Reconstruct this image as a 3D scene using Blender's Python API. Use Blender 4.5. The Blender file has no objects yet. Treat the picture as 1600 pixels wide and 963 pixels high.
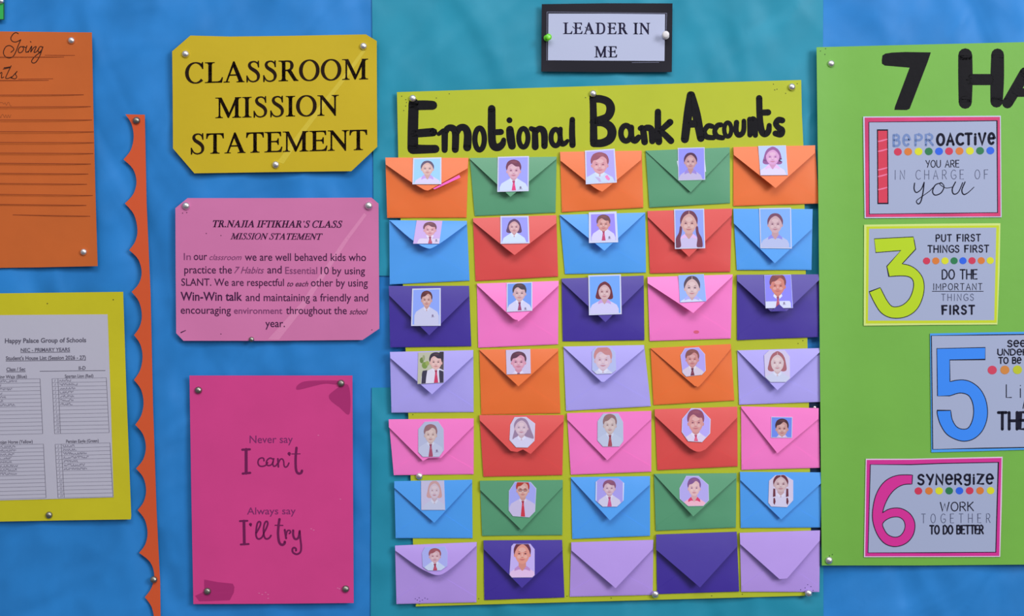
import bpy, bmesh, math, random
from mathutils import Vector, noise
from mathutils.geometry import tessellate_polygon

random.seed(7)
# ------------------------------------------------------------------ camera
S = 0.00084                 # metres on the board per pixel of the 1600 x 963 frame
D = 1.70                    # camera to board
ZC = 1.45                   # height of the middle of the picture
sc = bpy.context.scene
COL = sc.collection
cam = bpy.data.cameras.new('camera')
cam.sensor_width = 36.0
cam.lens = 36.0 * D / (1600 * S)
cam.clip_start = 0.05
camo = bpy.data.objects.new('camera', cam)
COL.objects.link(camo)
camo.location = (0, -D, ZC)
camo.rotation_euler = (math.radians(90), 0, 0)
sc.camera = camo

# ------------------------------------------------------------------ light
world = bpy.data.worlds.new('room_light')
sc.world = world
world.use_nodes = True
wn, wl = world.node_tree.nodes, world.node_tree.links
bgn = wn['Background']
tc = wn.new('ShaderNodeTexCoord')
sep = wn.new('ShaderNodeSeparateXYZ')
ramp = wn.new('ShaderNodeValToRGB')
mp = wn.new('ShaderNodeMapRange')
mp.inputs[1].default_value = -1
mp.inputs[2].default_value = 1
wl.new(tc.outputs['Generated'], sep.inputs[0])
wl.new(sep.outputs[2], mp.inputs[0])
wl.new(mp.outputs[0], ramp.inputs[0])
ramp.color_ramp.elements[0].position = 0.1
ramp.color_ramp.elements[0].color = (0.22, 0.21, 0.23, 1)
ramp.color_ramp.elements[1].position = 0.9
ramp.color_ramp.elements[1].color = (0.95, 0.97, 1.0, 1)
e = ramp.color_ramp.elements.new(0.5)
e.color = (0.50, 0.51, 0.54, 1)
wl.new(ramp.outputs[0], bgn.inputs[0])
bgn.inputs[1].default_value = 0.52


def area(name, loc, target, sx, sy, power, col):
    li = bpy.data.lights.new(name, 'AREA')
    li.shape = 'RECTANGLE'
    li.size, li.size_y = sx, sy
    li.energy = power
    li.color = col
    o = bpy.data.objects.new(name, li)
    COL.objects.link(o)
    o.location = loc
    o.rotation_euler = (Vector(target) - Vector(loc)).to_track_quat('-Z', 'Y').to_euler()
    return o


area('window_daylight', (3.4, -3.6, ZC + 1.5), (0, 0, ZC), 1.7, 1.7, 132, (1.0, 0.99, 1.0))
area('ceiling_panel', (0.1, -1.9, ZC + 1.75), (0, 0, ZC - 0.05), 2.2, 0.7, 30, (1.0, 0.99, 0.98))

sc.view_settings.view_transform = 'Standard'
sc.view_settings.look = 'None'
sc.view_settings.gamma = 1.0
sc.view_settings.use_curve_mapping = False
sc.view_settings.exposure = 0.0


# ------------------------------------------------------------------ helpers
def P(px, py, d):
    """the point at depth d in front of the board that the pixel px, py shows"""
    f = (D - d) / D * S
    return Vector(((px - 800) * f, -d, ZC + (481.5 - py) * f))


def zoom(ox, oy, s):
    return lambda pts: [(ox + p[0] / s, oy + p[1] / s) + tuple(w / s for w in p[2:]) for p in pts]


def lin(c):
    c = c / 255.0
    return c / 12.92 if c <= 0.04045 else ((c + 0.055) / 1.055) ** 2.4


MATS = {}


def mat(rgb, rough=0.55, spec=0.35, metal=0.0, bump=0.0, bscale=60.0, mottle=0.0):
    key = (tuple(rgb), rough, spec, metal, bump, bscale, mottle)
    if key in MATS:
        return MATS[key]
    m = bpy.data.materials.new('paper_%02x%02x%02x' % tuple(int(max(0, min(255, v))) for v in rgb))
    m.use_nodes = True
    n, l = m.node_tree.nodes, m.node_tree.links
    b = n['Principled BSDF']
    col = tuple(min(0.96, lin(v)) for v in rgb) + (1,)
    b.inputs['Base Color'].default_value = col
    b.inputs['Roughness'].default_value = rough
    b.inputs['Specular IOR Level'].default_value = spec
    b.inputs['Metallic'].default_value = metal
    if bump or mottle:
        t = n.new('ShaderNodeTexCoord')
        nz = n.new('ShaderNodeTexNoise')
        nz.inputs['Scale'].default_value = bscale
        nz.inputs['Detail'].default_value = 4
        l.new(t.outputs['Object'], nz.inputs['Vector'])
        if bump:
            bp = n.new('ShaderNodeBump')
            bp.inputs['Strength'].default_value = bump
            bp.inputs['Distance'].default_value = 0.004
            l.new(nz.outputs['Fac'], bp.inputs['Height'])
            l.new(bp.outputs[0], b.inputs['Normal'])
        if mottle:
            n2 = n.new('ShaderNodeTexNoise')
            n2.inputs['Scale'].default_value = 14
            n2.inputs['Detail'].default_value = 5
            l.new(t.outputs['Object'], n2.inputs['Vector'])
            mr = n.new('ShaderNodeMapRange')
            mr.inputs[1].default_value, mr.inputs[2].default_value = 0.3, 0.7
            mr.inputs[3].default_value, mr.inputs[4].default_value = 1 - mottle, 1 + mottle
            l.new(n2.outputs['Fac'], mr.inputs[0])
            mx = n.new('ShaderNodeVectorMath')
            mx.operation = 'SCALE'
            mx.inputs[0].default_value = col[:3]
            l.new(mr.outputs[0], mx.inputs['Scale'])
            l.new(mx.outputs[0], b.inputs['Base Color'])
    MATS[key] = m
    return m


def tag(o, label=None, cat=None, group=None, kind=None):
    if label:
        o['label'] = label
    if cat:
        o['category'] = cat
    if group:
        o['group'] = group
    if kind:
        o['kind'] = kind
    return o


def empty(name, loc, label, cat, group=None):
    o = bpy.data.objects.new(name, None)
    o.empty_display_size = 0.02
    o.location = loc
    COL.objects.link(o)
    return tag(o, label, cat, group)


def link(name, me, parent=None, loc=None):
    o = bpy.data.objects.new(name, me)
    COL.objects.link(o)
    if parent is not None:
        o.parent = parent
    elif loc is not None:
        o.location = loc
    return o


def centre(poly, d=0.0):
    xs = [p[0] for p in poly]
    ys = [p[1] for p in poly]
    return P((min(xs) + max(xs)) / 2, (min(ys) + max(ys)) / 2, d)


def const(d):
    return lambda x, y: d


def sheet(name, poly, dep, m, parent=None, th=0.00035, cell=0, origin=None, smooth=True):
    """a sheet of paper with the outline poly (pixels), following the depth function dep"""
    bm = bmesh.new()
    vs = [bm.verts.new((p[0], p[1], 0)) for p in poly]
    bm.faces.new(vs)
    bmesh.ops.triangulate(bm, faces=bm.faces[:])
    if cell:
        xs = [p[0] for p in poly]
        ys = [p[1] for p in poly]
        for lo, hi, no in ((min(xs), max(xs), (1, 0, 0)), (min(ys), max(ys), (0, 1, 0))):
            k = lo + cell
            while k < hi - cell * 0.3:
                bmesh.ops.bisect_plane(bm, geom=bm.verts[:] + bm.edges[:] + bm.faces[:], dist=1e-4,
                                       plane_co=(k * no[0], k * no[1], 0), plane_no=no)
                k += cell
    org = parent.location if parent is not None else origin
    bm.verts.ensure_lookup_table()
    bm.verts.index_update()
    pts = [(v.co.x, v.co.y) for v in bm.verts]
    n = len(pts)
    verts, faces, sm = [], [], []
    deps = [dep(x, y) for x, y in pts]
    for (x, y), d in zip(pts, deps):
        verts.append(P(x, y, d) - org)
    for (x, y), d in zip(pts, deps):
        verts.append(P(x, y, d) - org + Vector((0, th, 0)))
    for f in bm.faces:
        ids = [v.index for v in f.verts]
        a, b, c = (verts[i] for i in ids[:3])
        if (b - a).cross(c - a).y > 0:
            ids.reverse()
        faces.append(ids)
        sm.append(smooth)
        faces.append([i + n for i in reversed(ids)])
        sm.append(smooth)
    for ed in bm.edges:
        if len(ed.link_faces) == 1:
            i, j = ed.verts[0].index, ed.verts[1].index
            k = len(verts)
            verts += [verts[i].copy(), verts[j].copy(), verts[j + n].copy(), verts[i + n].copy()]
            faces.append([k, k + 1, k + 2, k + 3])
            sm.append(False)
    bm.free()
    me = bpy.data.meshes.new(name)
    me.from_pydata([tuple(v) for v in verts], [], faces)
    me.polygons.foreach_set('use_smooth', sm)
    me.materials.append(m)
    me.update()
    return link(name, me, parent, origin)


def catmull(pts, sub=6, closed=False):
    if len(pts) < 3:
        return pts
    out = []
    n = len(pts)
    rng = n if closed else n - 1
    for i in range(rng):
        p0 = pts[(i - 1) % n] if closed or i else pts[0]
        p1, p2 = pts[i], pts[(i + 1) % n]
        p3 = pts[(i + 2) % n] if closed or i + 2 < n else pts[-1]
        for k in range(sub):
            t = k / sub
            out.append(tuple(0.5 * (2 * b + (c - a) * t + (2 * a - 5 * b + 4 * c - d) * t * t + (3 * b - a - 3 * c + d) * t ** 3)
                             for a, b, c, d in zip(p0, p1, p2, p3)))
    if not closed:
        out.append(tuple(pts[-1]))
    return out


class Ink:
    """flat printed or painted shapes lying on a surface, collected into one mesh"""

    def __init__(self, dep, off=0.00012):
        self.dep, self.off, self.v, self.f, self.mi, self.ms = dep, off, [], [], [], []
        self.k = 0

    def slot(self, m):
        if m not in self.ms:
            self.ms.append(m)
        return self.ms.index(m)

    def raw(self, pts, tris, m, lift=0.0):
        b = len(self.v)
        self.k += 1
        o = self.off + lift + self.k * 2e-8
        self.v += [(x, y, o) for x, y in pts]
        s = self.slot(m)
        for t in tris:
            self.f.append([b + i for i in t])
            self.mi.append(s)

    def poly(self, pts, m, lift=0.0):
        pts = [(p[0], p[1]) for p in pts]
        if len(pts) < 3:
            return
        t = tessellate_polygon([[Vector((x, y, 0)) for x, y in pts]])
        self.raw(pts, t, m, lift)

    def disc(self, x, y, rx, ry, m, lift=0.0, n=20):
        self.poly([(x + rx * math.cos(6.28319 * i / n), y + ry * math.sin(6.28319 * i / n)) for i in range(n)], m, lift)

    def rib(self, pts, m, smooth=True, closed=False, cap=True, lift=0.0, sub=6):
        """a stroke through (x, y, width)"""
        if smooth:
            pts = catmull(pts, sub, closed)
        n = len(pts)
        L, R = [], []
        for i in range(n):
            a = pts[(i - 1) % n] if closed or i else pts[i]
            b = pts[(i + 1) % n] if closed or i < n - 1 else pts[i]
            dx, dy = b[0] - a[0], b[1] - a[1]
            q = math.hypot(dx, dy) or 1.0
            nx, ny = -dy / q, dx / q
            mit = 1.0
            if not smooth and 0 < i < n - 1:
                ux, uy = pts[i][0] - a[0], pts[i][1] - a[1]
                uq = math.hypot(ux, uy) or 1
                cs = abs((-uy / uq) * nx + (ux / uq) * ny)
                mit = 1 / max(cs, 0.6)
            w = pts[i][2] / 2 * mit
            L.append((pts[i][0] + nx * w, pts[i][1] + ny * w))
            R.append((pts[i][0] - nx * w, pts[i][1] - ny * w))
        vs = L + R
        fs = []
        for i in range(n if closed else n - 1):
            j = (i + 1) % n
            fs.append((i, j, n + j))
            fs.append((i, n + j, n + i))
        self.raw(vs, fs, m, lift)
        if cap and not closed:
            for q in (pts[0], pts[-1]):
                self.disc(q[0], q[1], q[2] / 2, q[2] / 2, m, lift, 12)

    def build(self, name, parent, label=None, cell=0):
        me = bpy.data.meshes.new(name)
        me.from_pydata(self.v, [], self.f)
        for m in self.ms:
            me.materials.append(m)
        me.polygons.foreach_set('material_index', self.mi)
        me.update()
        bm = bmesh.new()
        bm.from_mesh(me)
        if cell:
            xs, ys = [v[0] for v in self.v], [v[1] for v in self.v]
            for lo, hi, no in ((min(xs), max(xs), (1, 0, 0)), (min(ys), max(ys), (0, 1, 0))):
                q = lo + cell
                while q < hi:
                    bmesh.ops.bisect_plane(bm, geom=bm.verts[:] + bm.edges[:] + bm.faces[:], dist=1e-5,
                                           plane_co=(q * no[0], q * no[1], 0), plane_no=no)
                    q += cell
        for v in bm.verts:
            x, y, o_ = v.co
            v.co = P(x, y, self.dep(x, y) + o_) - self.org
        bm.normal_update()
        for f in bm.faces:
            if f.normal.y > 0:
                f.normal_flip()
        bm.to_mesh(me)
        bm.free()
        me.update()
        o = link(name, me, parent)
        if label:
            o['label'] = label
        return o


def ink(root, dep, off=0.00012):
    k = Ink(dep, off)
    k.org = Vector(root.location)
    return k


# ------------------------------------------------------------------ lettering
FONT = {}


def bfont(text, bold=0.0, shear=0.0):
    """outline of a line of plain sans lettering as vertices and triangles"""
    key = (text, bold, shear)
    if key in FONT:
        return FONT[key]
    cu = bpy.data.curves.new('lettering_outline', 'FONT')
    cu.body = text
    cu.size = 1.0
    cu.offset = bold
    cu.shear = shear
    cu.resolution_u = 4
    cu.fill_mode = 'FRONT'
    o = bpy.data.objects.new('lettering_outline', cu)
    COL.objects.link(o)
    dg = bpy.context.evaluated_depsgraph_get()
    ev = o.evaluated_get(dg)
    me = ev.to_mesh()
    vs = [(v.co.x, v.co.y) for v in me.vertices]
    fs = [tuple(p.vertices) for p in me.polygons]
    ev.to_mesh_clear()
    bpy.data.objects.remove(o)
    bpy.data.curves.remove(cu)
    FONT[key] = (vs, fs)
    return FONT[key]


def line_map(p0, p1, x0, x1, up):
    """maps font units onto a baseline from pixel p0 to p1; up is pixels per unit of height"""
    ux, uy = (p1[0] - p0[0]) / (x1 - x0), (p1[1] - p0[1]) / (x1 - x0)
    return lambda x, y, sh=0.0: (p0[0] + ux * (x - x0) + sh * y * up, p0[1] + uy * (x - x0) - y * up)


CAPH = None


def sans(k, text, p0, p1, cap, m, bold=0.0, shear=0.0):
    global CAPH
    if CAPH is None:
        vs, _ = bfont('H')
        CAPH = max(v[1] for v in vs)
    vs, fs = bfont(text, bold, shear)
    if not vs:
        return
    x0, x1 = min(v[0] for v in vs), max(v[0] for v in vs)
    f = line_map(p0, p1, x0, x1, cap / CAPH)
    k.raw([f(x, y) for x, y in vs], fs, m)


# serif capitals: units of 1/1000, cap height 662
def stem(x, w=102, y0=0, y1=662, lo=(97, 97), hi=(97, 97)):
    out = [('p', [(x, y0), (x + w, y0), (x + w, y1), (x, y1)])]
    for yy, sg, ext in ((y0, 1, lo), (y1, -1, hi)):
        if ext is None:
            continue
        l, r = ext
        pts = [(x - l, yy), (x + w + r, yy), (x + w + r, yy + 18 * sg)]
        if r > 20:
            pts += [(x + w + 26, yy + 30 * sg)]
        pts += [(x + w, yy + 80 * sg), (x, yy + 80 * sg)]
        if l > 20:
            pts += [(x - 26, yy + 30 * sg)]
        pts += [(x - l, yy + 18 * sg)]
        out.append(('p', pts))
    return out


def arcw(cx, cy, rx, ry, a0, a1, thin, thick, n=28):
    o = []
    for i in range(n + 1):
        a = math.radians(a0 + (a1 - a0) * i / n)
        c = abs(math.cos(a))
        o.append((cx + rx * math.cos(a), cy + ry * math.sin(a), thin + (thick - thin) * c ** 1.4))
    return o


TOPARM = [(228, 662), (553, 662), (560, 519), (535, 519), (518, 585), (490, 616), (430, 625), (228, 625)]
MIDARM = [(228, 364), (375, 364), (425, 376), (448, 406), (456, 448), (480, 448), (480, 238), (456, 238), (447, 285), (425, 315), (375, 326), (228, 326)]
BOTARM = [(228, 0), (568, 0), (600, 170), (576, 170), (545, 100), (500, 55), (430, 38), (228, 38)]
STEM_E = stem(126, 102, lo=(114, 0), hi=(114, 0))
SERIF = {
    ' ': (250, []),
    '.': (250, [('p', [(75, 0), (175, 0), (175, 95), (75, 95)])]),
    "'": (240, [('r', [(120, 640, 90), (110, 480, 30)])]),
    'I': (333, stem(115)),
    'L': (611, stem(128, 102, lo=(116, 0), hi=(116, 97)) + [('p', [(x + 0, y) for x, y in BOTARM])]),
    'T': (611, stem(254, 102, lo=(97, 97), hi=None) + [('p', [(17, 492), (41, 492), (62, 565), (105, 610), (170, 624), (440, 624), (505, 610), (548, 565), (570, 492), (594, 492), (587, 662), (24, 662)])]),
    'E': (611, STEM_E + [('p', TOPARM), ('p', MIDARM), ('p', BOTARM)]),
    'F': (556, STEM_E + stem(126, 102, lo=(114, 90), hi=None) + [('p', TOPARM), ('p', MIDARM)]),
    'H': (722, stem(120) + stem(500) + [('p', [(200, 318), (520, 318), (520, 358), (200, 358)])]),
    'D': (722, STEM_E + [('r', [(200, 643, 38), (330, 642, 42), (470, 605, 68), (560, 500, 96), (588, 331, 106), (560, 160, 96), (470, 57, 68), (330, 20, 42), (200, 19, 38)])]),
    'M': (889, stem(124, 40, lo=(112, 85), hi=None) + stem(664, 102, lo=(90, 97), hi=(0, 97)) + [('p', [(12, 662), (205, 662), (474, 130), (446, 0), (424, 0), (140, 600), (90, 640), (12, 644)]), ('p', [(424, 0), (450, 0), (700, 520), (700, 662), (668, 662), (664, 610), (440, 90)])]),
    'N': (722, stem(109, 40, lo=(97, 85), hi=None) + stem(572, 40, 0, 662, lo=None, hi=(85, 97)) + [('p', [(12, 662), (175, 662), (612, 140), (612, -11), (594, -11), (149, 555), (90, 635), (12, 644)]), ('p', [(572, 0), (612, -11), (612, 200), (572, 200)])]),
    'A': (722, [('p', [(95, 19), (137, 19), (352, 560), (366, 674), (338, 674)]), ('p', [(338, 674), (372, 674), (640, 60), (665, 19), (515, 19), (520, 55), (318, 545)]), ('p', [(185, 216), (460, 216), (447, 254), (200, 254)]), ('p', [(15, 0), (213, 0), (213, 19), (150, 30), (120, 60), (95, 30), (15, 19)]), ('p', [(450, 0), (706, 0), (706, 19), (650, 35), (630, 70), (520, 70), (515, 30), (450, 19)])]),
    'R': (667, stem(126, 102, lo=(114, 90), hi=(114, 0)) + [('r', [(200, 643, 38), (320, 642, 42), (415, 610, 72), (452, 500, 102), (415, 392, 72), (320, 350, 42), (200, 346, 36)]), ('p', [(290, 350), (415, 358), (575, 95), (618, 42), (662, 19), (662, 0), (520, 0)])]),
    'K': (722, stem(126) + [('r', [(210, 300, 42), (500, 625, 42)]), ('p', [(280, 375), (370, 455), (620, 70), (690, 19), (690, 0), (480, 0), (500, 40)]), ('p', [(420, 662), (650, 662), (650, 644), (560, 610), (480, 620)])]),
    'J': (389, stem(180, 102, 150, 662, lo=None) + [('r', [(231, 170, 102), (225, 60, 90), (170, 5, 50), (100, 10, 50), (70, 60, 70)])]),
    'C': (667, [('R', arcw(365, 331, 288, 328, 42, 318, 32, 112)), ('p', [(592, 455), (615, 455), (606, 676), (588, 676), (560, 610), (540, 560)])]),
    'O': (722, [('R', arcw(361, 331, 282, 329, 0, 360, 32, 112, 40))]),
    'S': (556, [('r', [(448, 500, 26), (420, 590, 34), (350, 643, 36), (265, 650, 38), (180, 612, 66), (152, 535, 88), (195, 450, 98), (285, 388, 106), (375, 325, 106), (440, 240, 98), (450, 145, 84), (412, 58, 56), (330, 14, 38), (240, 10, 36), (150, 55, 34), (88, 160, 26)]), ('p', [(444, 463), (468, 463), (461, 676), (440, 676), (425, 620)]), ('p', [(62, -14), (84, -14), (100, 40), (86, 205), (58, 205)])]),
}


def serif(k, text, p0, p1, cap, m, shear=0.0, fat=1.0, track=0, bold=0.0):
    tot = sum(SERIF[c][0] + track for c in text)
    f = line_map(p0, p1, 20, tot - 20 - track, cap / 662.0)
    sx = math.hypot(p1[0] - p0[0], p1[1] - p0[1]) / (tot - 40)
    x = 0
    for c in text:
        adv, parts = SERIF[c]
        for kind, pts in parts:
            if bold and kind == 'p':
                for dx, dy in ((-bold, -bold * .4), (bold, -bold * .4), (bold, bold * .4), (-bold, bold * .4)):
                    k.poly([(q[0] + dx, q[1] + dy) for q in (f(x + a, b, shear) for a, b in pts)], m)
            elif kind == 'p':
                k.poly([f(x + a, b, shear) for a, b in pts], m)
            else:
                q = []
                for a, b, w in pts:
                    X, Y = f(x + a, b, shear)
                    q.append((X, Y, w * sx * fat + bold * 1.6))
                k.rib(q, m, smooth=(kind == 'r'), cap=False)
        x += adv + track


def arc(cx, cy, rx, ry, a0, a1, n=12):
    return [(cx + rx * math.cos(math.radians(a0 + (a1 - a0) * i / n)), cy + ry * math.sin(math.radians(a0 + (a1 - a0) * i / n))) for i in range(n + 1)]


# monoline lettering: cap height 10
MONO = {
    ' ': (3.2, []),
    'A': (6.6, [[(0, 0), (3.3, 10), (6.6, 0)], [(1.2, 3.4), (5.4, 3.4)]]),
    'B': (5.6, [[(0, 0), (0, 10)], [(0, 10), (2.6, 10)] + arc(2.6, 7.7, 2.4, 2.3, 90, -90) + [(0, 5.4)], [(0, 5.4), (2.8, 5.4)] + arc(2.8, 2.7, 2.8, 2.7, 90, -90) + [(0, 0)]]),
    'C': (6, [arc(4, 5, 4, 5, 50, 310, 18)]),
    'D': (6.2, [[(0, 0), (0, 10), (2, 10)] + arc(2, 5, 4.2, 5, 90, -90, 16) + [(0, 0)]]),
    'E': (5, [[(5, 10), (0, 10), (0, 0), (5, 0)], [(0, 5.2), (4.2, 5.2)]]),
    'F': (5, [[(5, 10), (0, 10), (0, 0)], [(0, 5.2), (4.2, 5.2)]]),
    'G': (6.4, [arc(4, 5, 4, 5, 50, 330, 18) + [(6.6, 4.4), (4, 4.4)]]),
    'H': (6, [[(0, 0), (0, 10)], [(6, 0), (6, 10)], [(0, 5), (6, 5)]]),
    'I': (1.2, [[(0.6, 0), (0.6, 10)]]),
    'K': (5.8, [[(0, 0), (0, 10)], [(5.4, 10), (0, 4.4)], [(1.6, 5.8), (5.8, 0)]]),
    'L': (4.8, [[(0, 10), (0, 0), (4.8, 0)]]),
    'M': (7.4, [[(0, 0), (0.3, 10), (3.7, 3), (7.1, 10), (7.4, 0)]]),
    'N': (6.2, [[(0, 0), (0, 10), (6.2, 0), (6.2, 10)]]),
    'O': (7, [arc(3.5, 5, 3.5, 5, 0, 360, 24)]),
    'P': (5.4, [[(0, 0), (0, 10), (2.6, 10)] + arc(2.6, 7.4, 2.7, 2.6, 90, -90) + [(0, 4.8)]]),
    'R': (5.8, [[(0, 0), (0, 10), (2.6, 10)] + arc(2.6, 7.4, 2.7, 2.6, 90, -90) + [(0, 4.8)], [(2.4, 4.8), (5.8, 0)]]),
    'S': (5.4, [catmull([(5.1, 8.4), (3.6, 9.9), (1.6, 9.7), (0.4, 7.9), (1.2, 6), (3, 5.2), (4.8, 4), (5.2, 2.2), (4, 0.4), (2, 0.1), (0.2, 1.5)], 4)]),
    'T': (6, [[(0, 10), (6, 10)], [(3, 10), (3, 0)]]),
    'U': (6, [[(0, 10), (0, 3.2)] + arc(3, 3.2, 3, 3.2, 180, 360) + [(6, 10)]]),
    'V': (6.4, [[(0, 10), (3.2, 0), (6.4, 10)]]),
    'W': (9, [[(0, 10), (2.3, 0), (4.5, 8.5), (6.7, 0), (9, 10)]]),
    'Y': (6, [[(0, 10), (3, 5)], [(6, 10), (2.6, 0)]]),
    'Z': (5.6, [[(0, 10), (5.6, 10), (0, 0), (5.6, 0)]]),
    'e': (6, [[(0.6, 5.2), (5.7, 5.2)] + arc(3.1, 5, 2.9, 4.9, 5, 310, 18)]),
    'i': (1.2, [[(0.6, 0), (0.6, 6.8)], [(0.6, 9.2), (0.6, 9.3)]]),
    'k': (5.2, [[(0, 0), (0, 10)], [(4.8, 8), (0, 4)], [(1.6, 5.2), (5.2, 0)]]),
    'g': (5.4, [arc(2.7, 6.8, 2.6, 3, 0, 360, 18), [(5.2, 9.8), (5.2, 1.5)] + arc(2.7, 1.2, 2.5, 2.2, 0, -140, 8)]),
}


def mono(k, text, p0, p1, cap, w, m, gap=2.2, shear=0.0):
    tot = sum(MONO[c][0] + gap for c in text) - gap
    f = line_map(p0, p1, 0, tot, cap / 10.0)
    x = 0
    for c in text:
        adv, st = MONO[c]
        for s in st:
            k.rib([f(x + a, b, shear) + (w,) for a, b in s], m, smooth=False)
        x += adv + gap


# ------------------------------------------------------------------ setting
BLACK = mat((30, 30, 36), 0.45, 0.3)


def fold(px, py):
    """creases and soft wrinkles of backing paper, metres"""
    warp = 22 * noise.noise(Vector((px * 0.006, py * 0.006, 5.5)))
    u, w = px * 0.94 + py * 0.34 + warp, py * 0.94 - px * 0.34
    a = noise.noise(Vector((u * 0.0165, w * 0.0048, 3.1))) * 0.0021
    b = 1 - abs(noise.noise(Vector((px * 0.0085 - py * 0.0045, py * 0.0060 + px * 0.0032, 9.7))))
    c = noise.noise(Vector((px * 0.021, py * 0.015, 1.0))) * 0.0005
    b2 = 1 - abs(noise.noise(Vector((px * 0.016 + py * 0.011, py * 0.0085 - px * 0.005, 4.2))))
    v2 = max(-0.0034, min(0.0034, a + (b * b - 0.75) * 0.0026 + (b2 ** 4 - 0.5) * 0.0016 + c))
    for cx, y0, y1 in ((103, 850, 1100), (688, -50, 120), (1172, -60, 140), (1413, -90, 80), (1515, 870, 1100), (452, -60, 60), (268, 540, 960)):
        if y0 < py < y1:
            v2 += 0.0004 * math.exp(-((px - cx + 0.02 * (py - y0)) / 3.0) ** 2)
    for cy, x0, x1 in ((436, -60, 300), (604, 230, 310), (948, 1285, 1500), (70, 130, 270)):
        if x0 < px < x1:
            v2 += 0.0004 * math.exp(-((py - cy) / 3.0) ** 2)
    return v2


def crepe(rgb, spec, rough, dist, mottle):
    m = mat(rgb, rough, spec, mottle=mottle, bscale=15)
    n, l = m.node_tree.nodes, m.node_tree.links
    t = n.new('ShaderNodeTexCoord')
    b = n['Principled BSDF']
    prev = None
    for rot, sx, sz, scale, det, dd in ((0.38, 1.0, 0.42, 7.5, 1.2, dist), (-0.85, 1.0, 0.5, 13, 1.0, dist * 0.3)):
        mp_ = n.new('ShaderNodeMapping')
        mp_.inputs['Rotation'].default_value = (0, rot, 0)
        mp2 = n.new('ShaderNodeMapping')
        mp2.inputs['Scale'].default_value = (sx, 1, sz)
        nz = n.new('ShaderNodeTexNoise')
        nz.inputs['Scale'].default_value = scale
        nz.inputs['Detail'].default_value = det
        nz.inputs['Distortion'].default_value = 0.9
        bp = n.new('ShaderNodeBump')
        bp.inputs['Strength'].default_value = 1.0
        bp.inputs['Distance'].default_value = dd
        l.new(t.outputs['Object'], mp_.inputs['Vector'])
        l.new(mp_.outputs[0], mp2.inputs['Vector'])
        l.new(mp2.outputs[0], nz.inputs['Vector'])
        l.new(nz.outputs['Fac'], bp.inputs['Height'])
        if prev is not None:
            l.new(prev.outputs[0], bp.inputs['Normal'])
        prev = bp
    l.new(prev.outputs[0], b.inputs['Normal'])
    return m


def build_wall():
    bm = bmesh.new()
    bmesh.ops.create_cube(bm, size=1)
    me = bpy.data.meshes.new('wall_back')
    for v in bm.verts:
        v.co = Vector((v.co.x * 2.6, v.co.y * 0.08, v.co.z * 2.9))
    bm.to_mesh(me)
    bm.free()
    me.materials.append(mat((196, 186, 170), 0.9, 0.2, bump=0.2, bscale=120))
    o = link('wall_back', me, None, Vector((0, 0.0405, 1.45)))
    tag(o, 'soft board wall hidden behind the backing papers', 'wall', kind='structure')


def backing(poly, base, m, label, cell, seed):
    o = centre(poly)
    r = sheet('backing_paper', poly, lambda x, y: base + fold(x + seed, y), m, None, 0.0004, cell, o)
    tag(r, label, 'paper', 'backing papers on the board')
    return r


build_wall()
BLUE = crepe((42, 129, 205), 0.22, 0.5, 0.024, 0.10)
TEAL = crepe((37, 143, 173), 0.24, 0.48, 0.017, 0.07)
backing([(-380, -260), (1980, -260), (1980, 1220), (-380, 1220)], 0.0045, BLUE,
        'crumpled bright blue backing paper stretched across the whole board', 7, 0)
backing([(579, -255), (930, -256), (1288, -255), (1285, 200), (1284, 430), (930, 433), (584, 431), (583, 200)], 0.0062, TEAL,
        'creased teal backing paper behind the black framed sign and the yellow banner', 7, 0)
backing([(581, 606), (930, 604), (1286, 606), (1287, 1215), (578, 1215)], 0.0062, TEAL,
        'creased teal backing paper under the lower rows of envelopes', 7, 0)
NAVY = mat((12, 36, 66), 0.6, 0.2)
st = [(1240, 622), (1286, 618), (1287, 760), (1287, 850), (1244, 850)]  # dark sheet added to stand in for the deep shadowed gap
tag(sheet('paper_strip', st, const(0.0101), NAVY, None, origin=centre(st)),
    'narrow navy paper strip showing between pink envelope and green poster', 'paper')

# ------------------------------------------------------------------ pins
B0 = 0.0118   # depth at which the posters hang


def lathe(name, prof, m, n=28):
    """profile of (radius, height), turned about an axis that leaves the board"""
    vs, fs = [], []
    for r, h in prof:
        for i in range(n):
            a = 2 * math.pi * i / n
            vs.append((r * math.cos(a), -h, r * math.sin(a)))
    for j in range(len(prof) - 1):
        for i in range(n):
            k = (i + 1) % n
            fs.append((j * n + i, j * n + k, (j + 1) * n + k, (j + 1) * n + i))
    fs.append(tuple(reversed(range(n))))
    fs.append(tuple((len(prof) - 1) * n + i for i in range(n)))
    me = bpy.data.meshes.new(name)
    me.from_pydata(vs, [], fs)
    bm = bmesh.new()
    bm.from_mesh(me)
    bmesh.ops.recalc_face_normals(bm, faces=bm.faces[:])
    bm.to_mesh(me)
    bm.free()
    me.polygons.foreach_set('use_smooth', [True] * len(me.polygons))
    me.materials.append(m)
    return me


STEEL = mat((238, 234, 238), 0.36, 0.5, 1.0, bump=0.08, bscale=160)
DULL = mat((150, 148, 140), 0.38, 0.5, 1.0, bump=0.2, bscale=200)
PR = 0.0047
DOME = [(PR * 0.96, 0.0), (PR, 0.0005)] + [(PR * math.cos(math.radians(a)), 0.0006 + PR * 0.80 * math.sin(math.radians(a))) for a in (8, 18, 28, 38, 48, 58, 68, 78, 86)]
NEEDLE = [(0.00002, -0.007), (0.0005, -0.005), (0.0005, 0.0004)]
dome_me = lathe('pin_head', DOME, STEEL)
dull_me = lathe('pin_head', DOME, DULL)
needle_me = lathe('pin_needle', NEEDLE, STEEL, 10)


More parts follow.
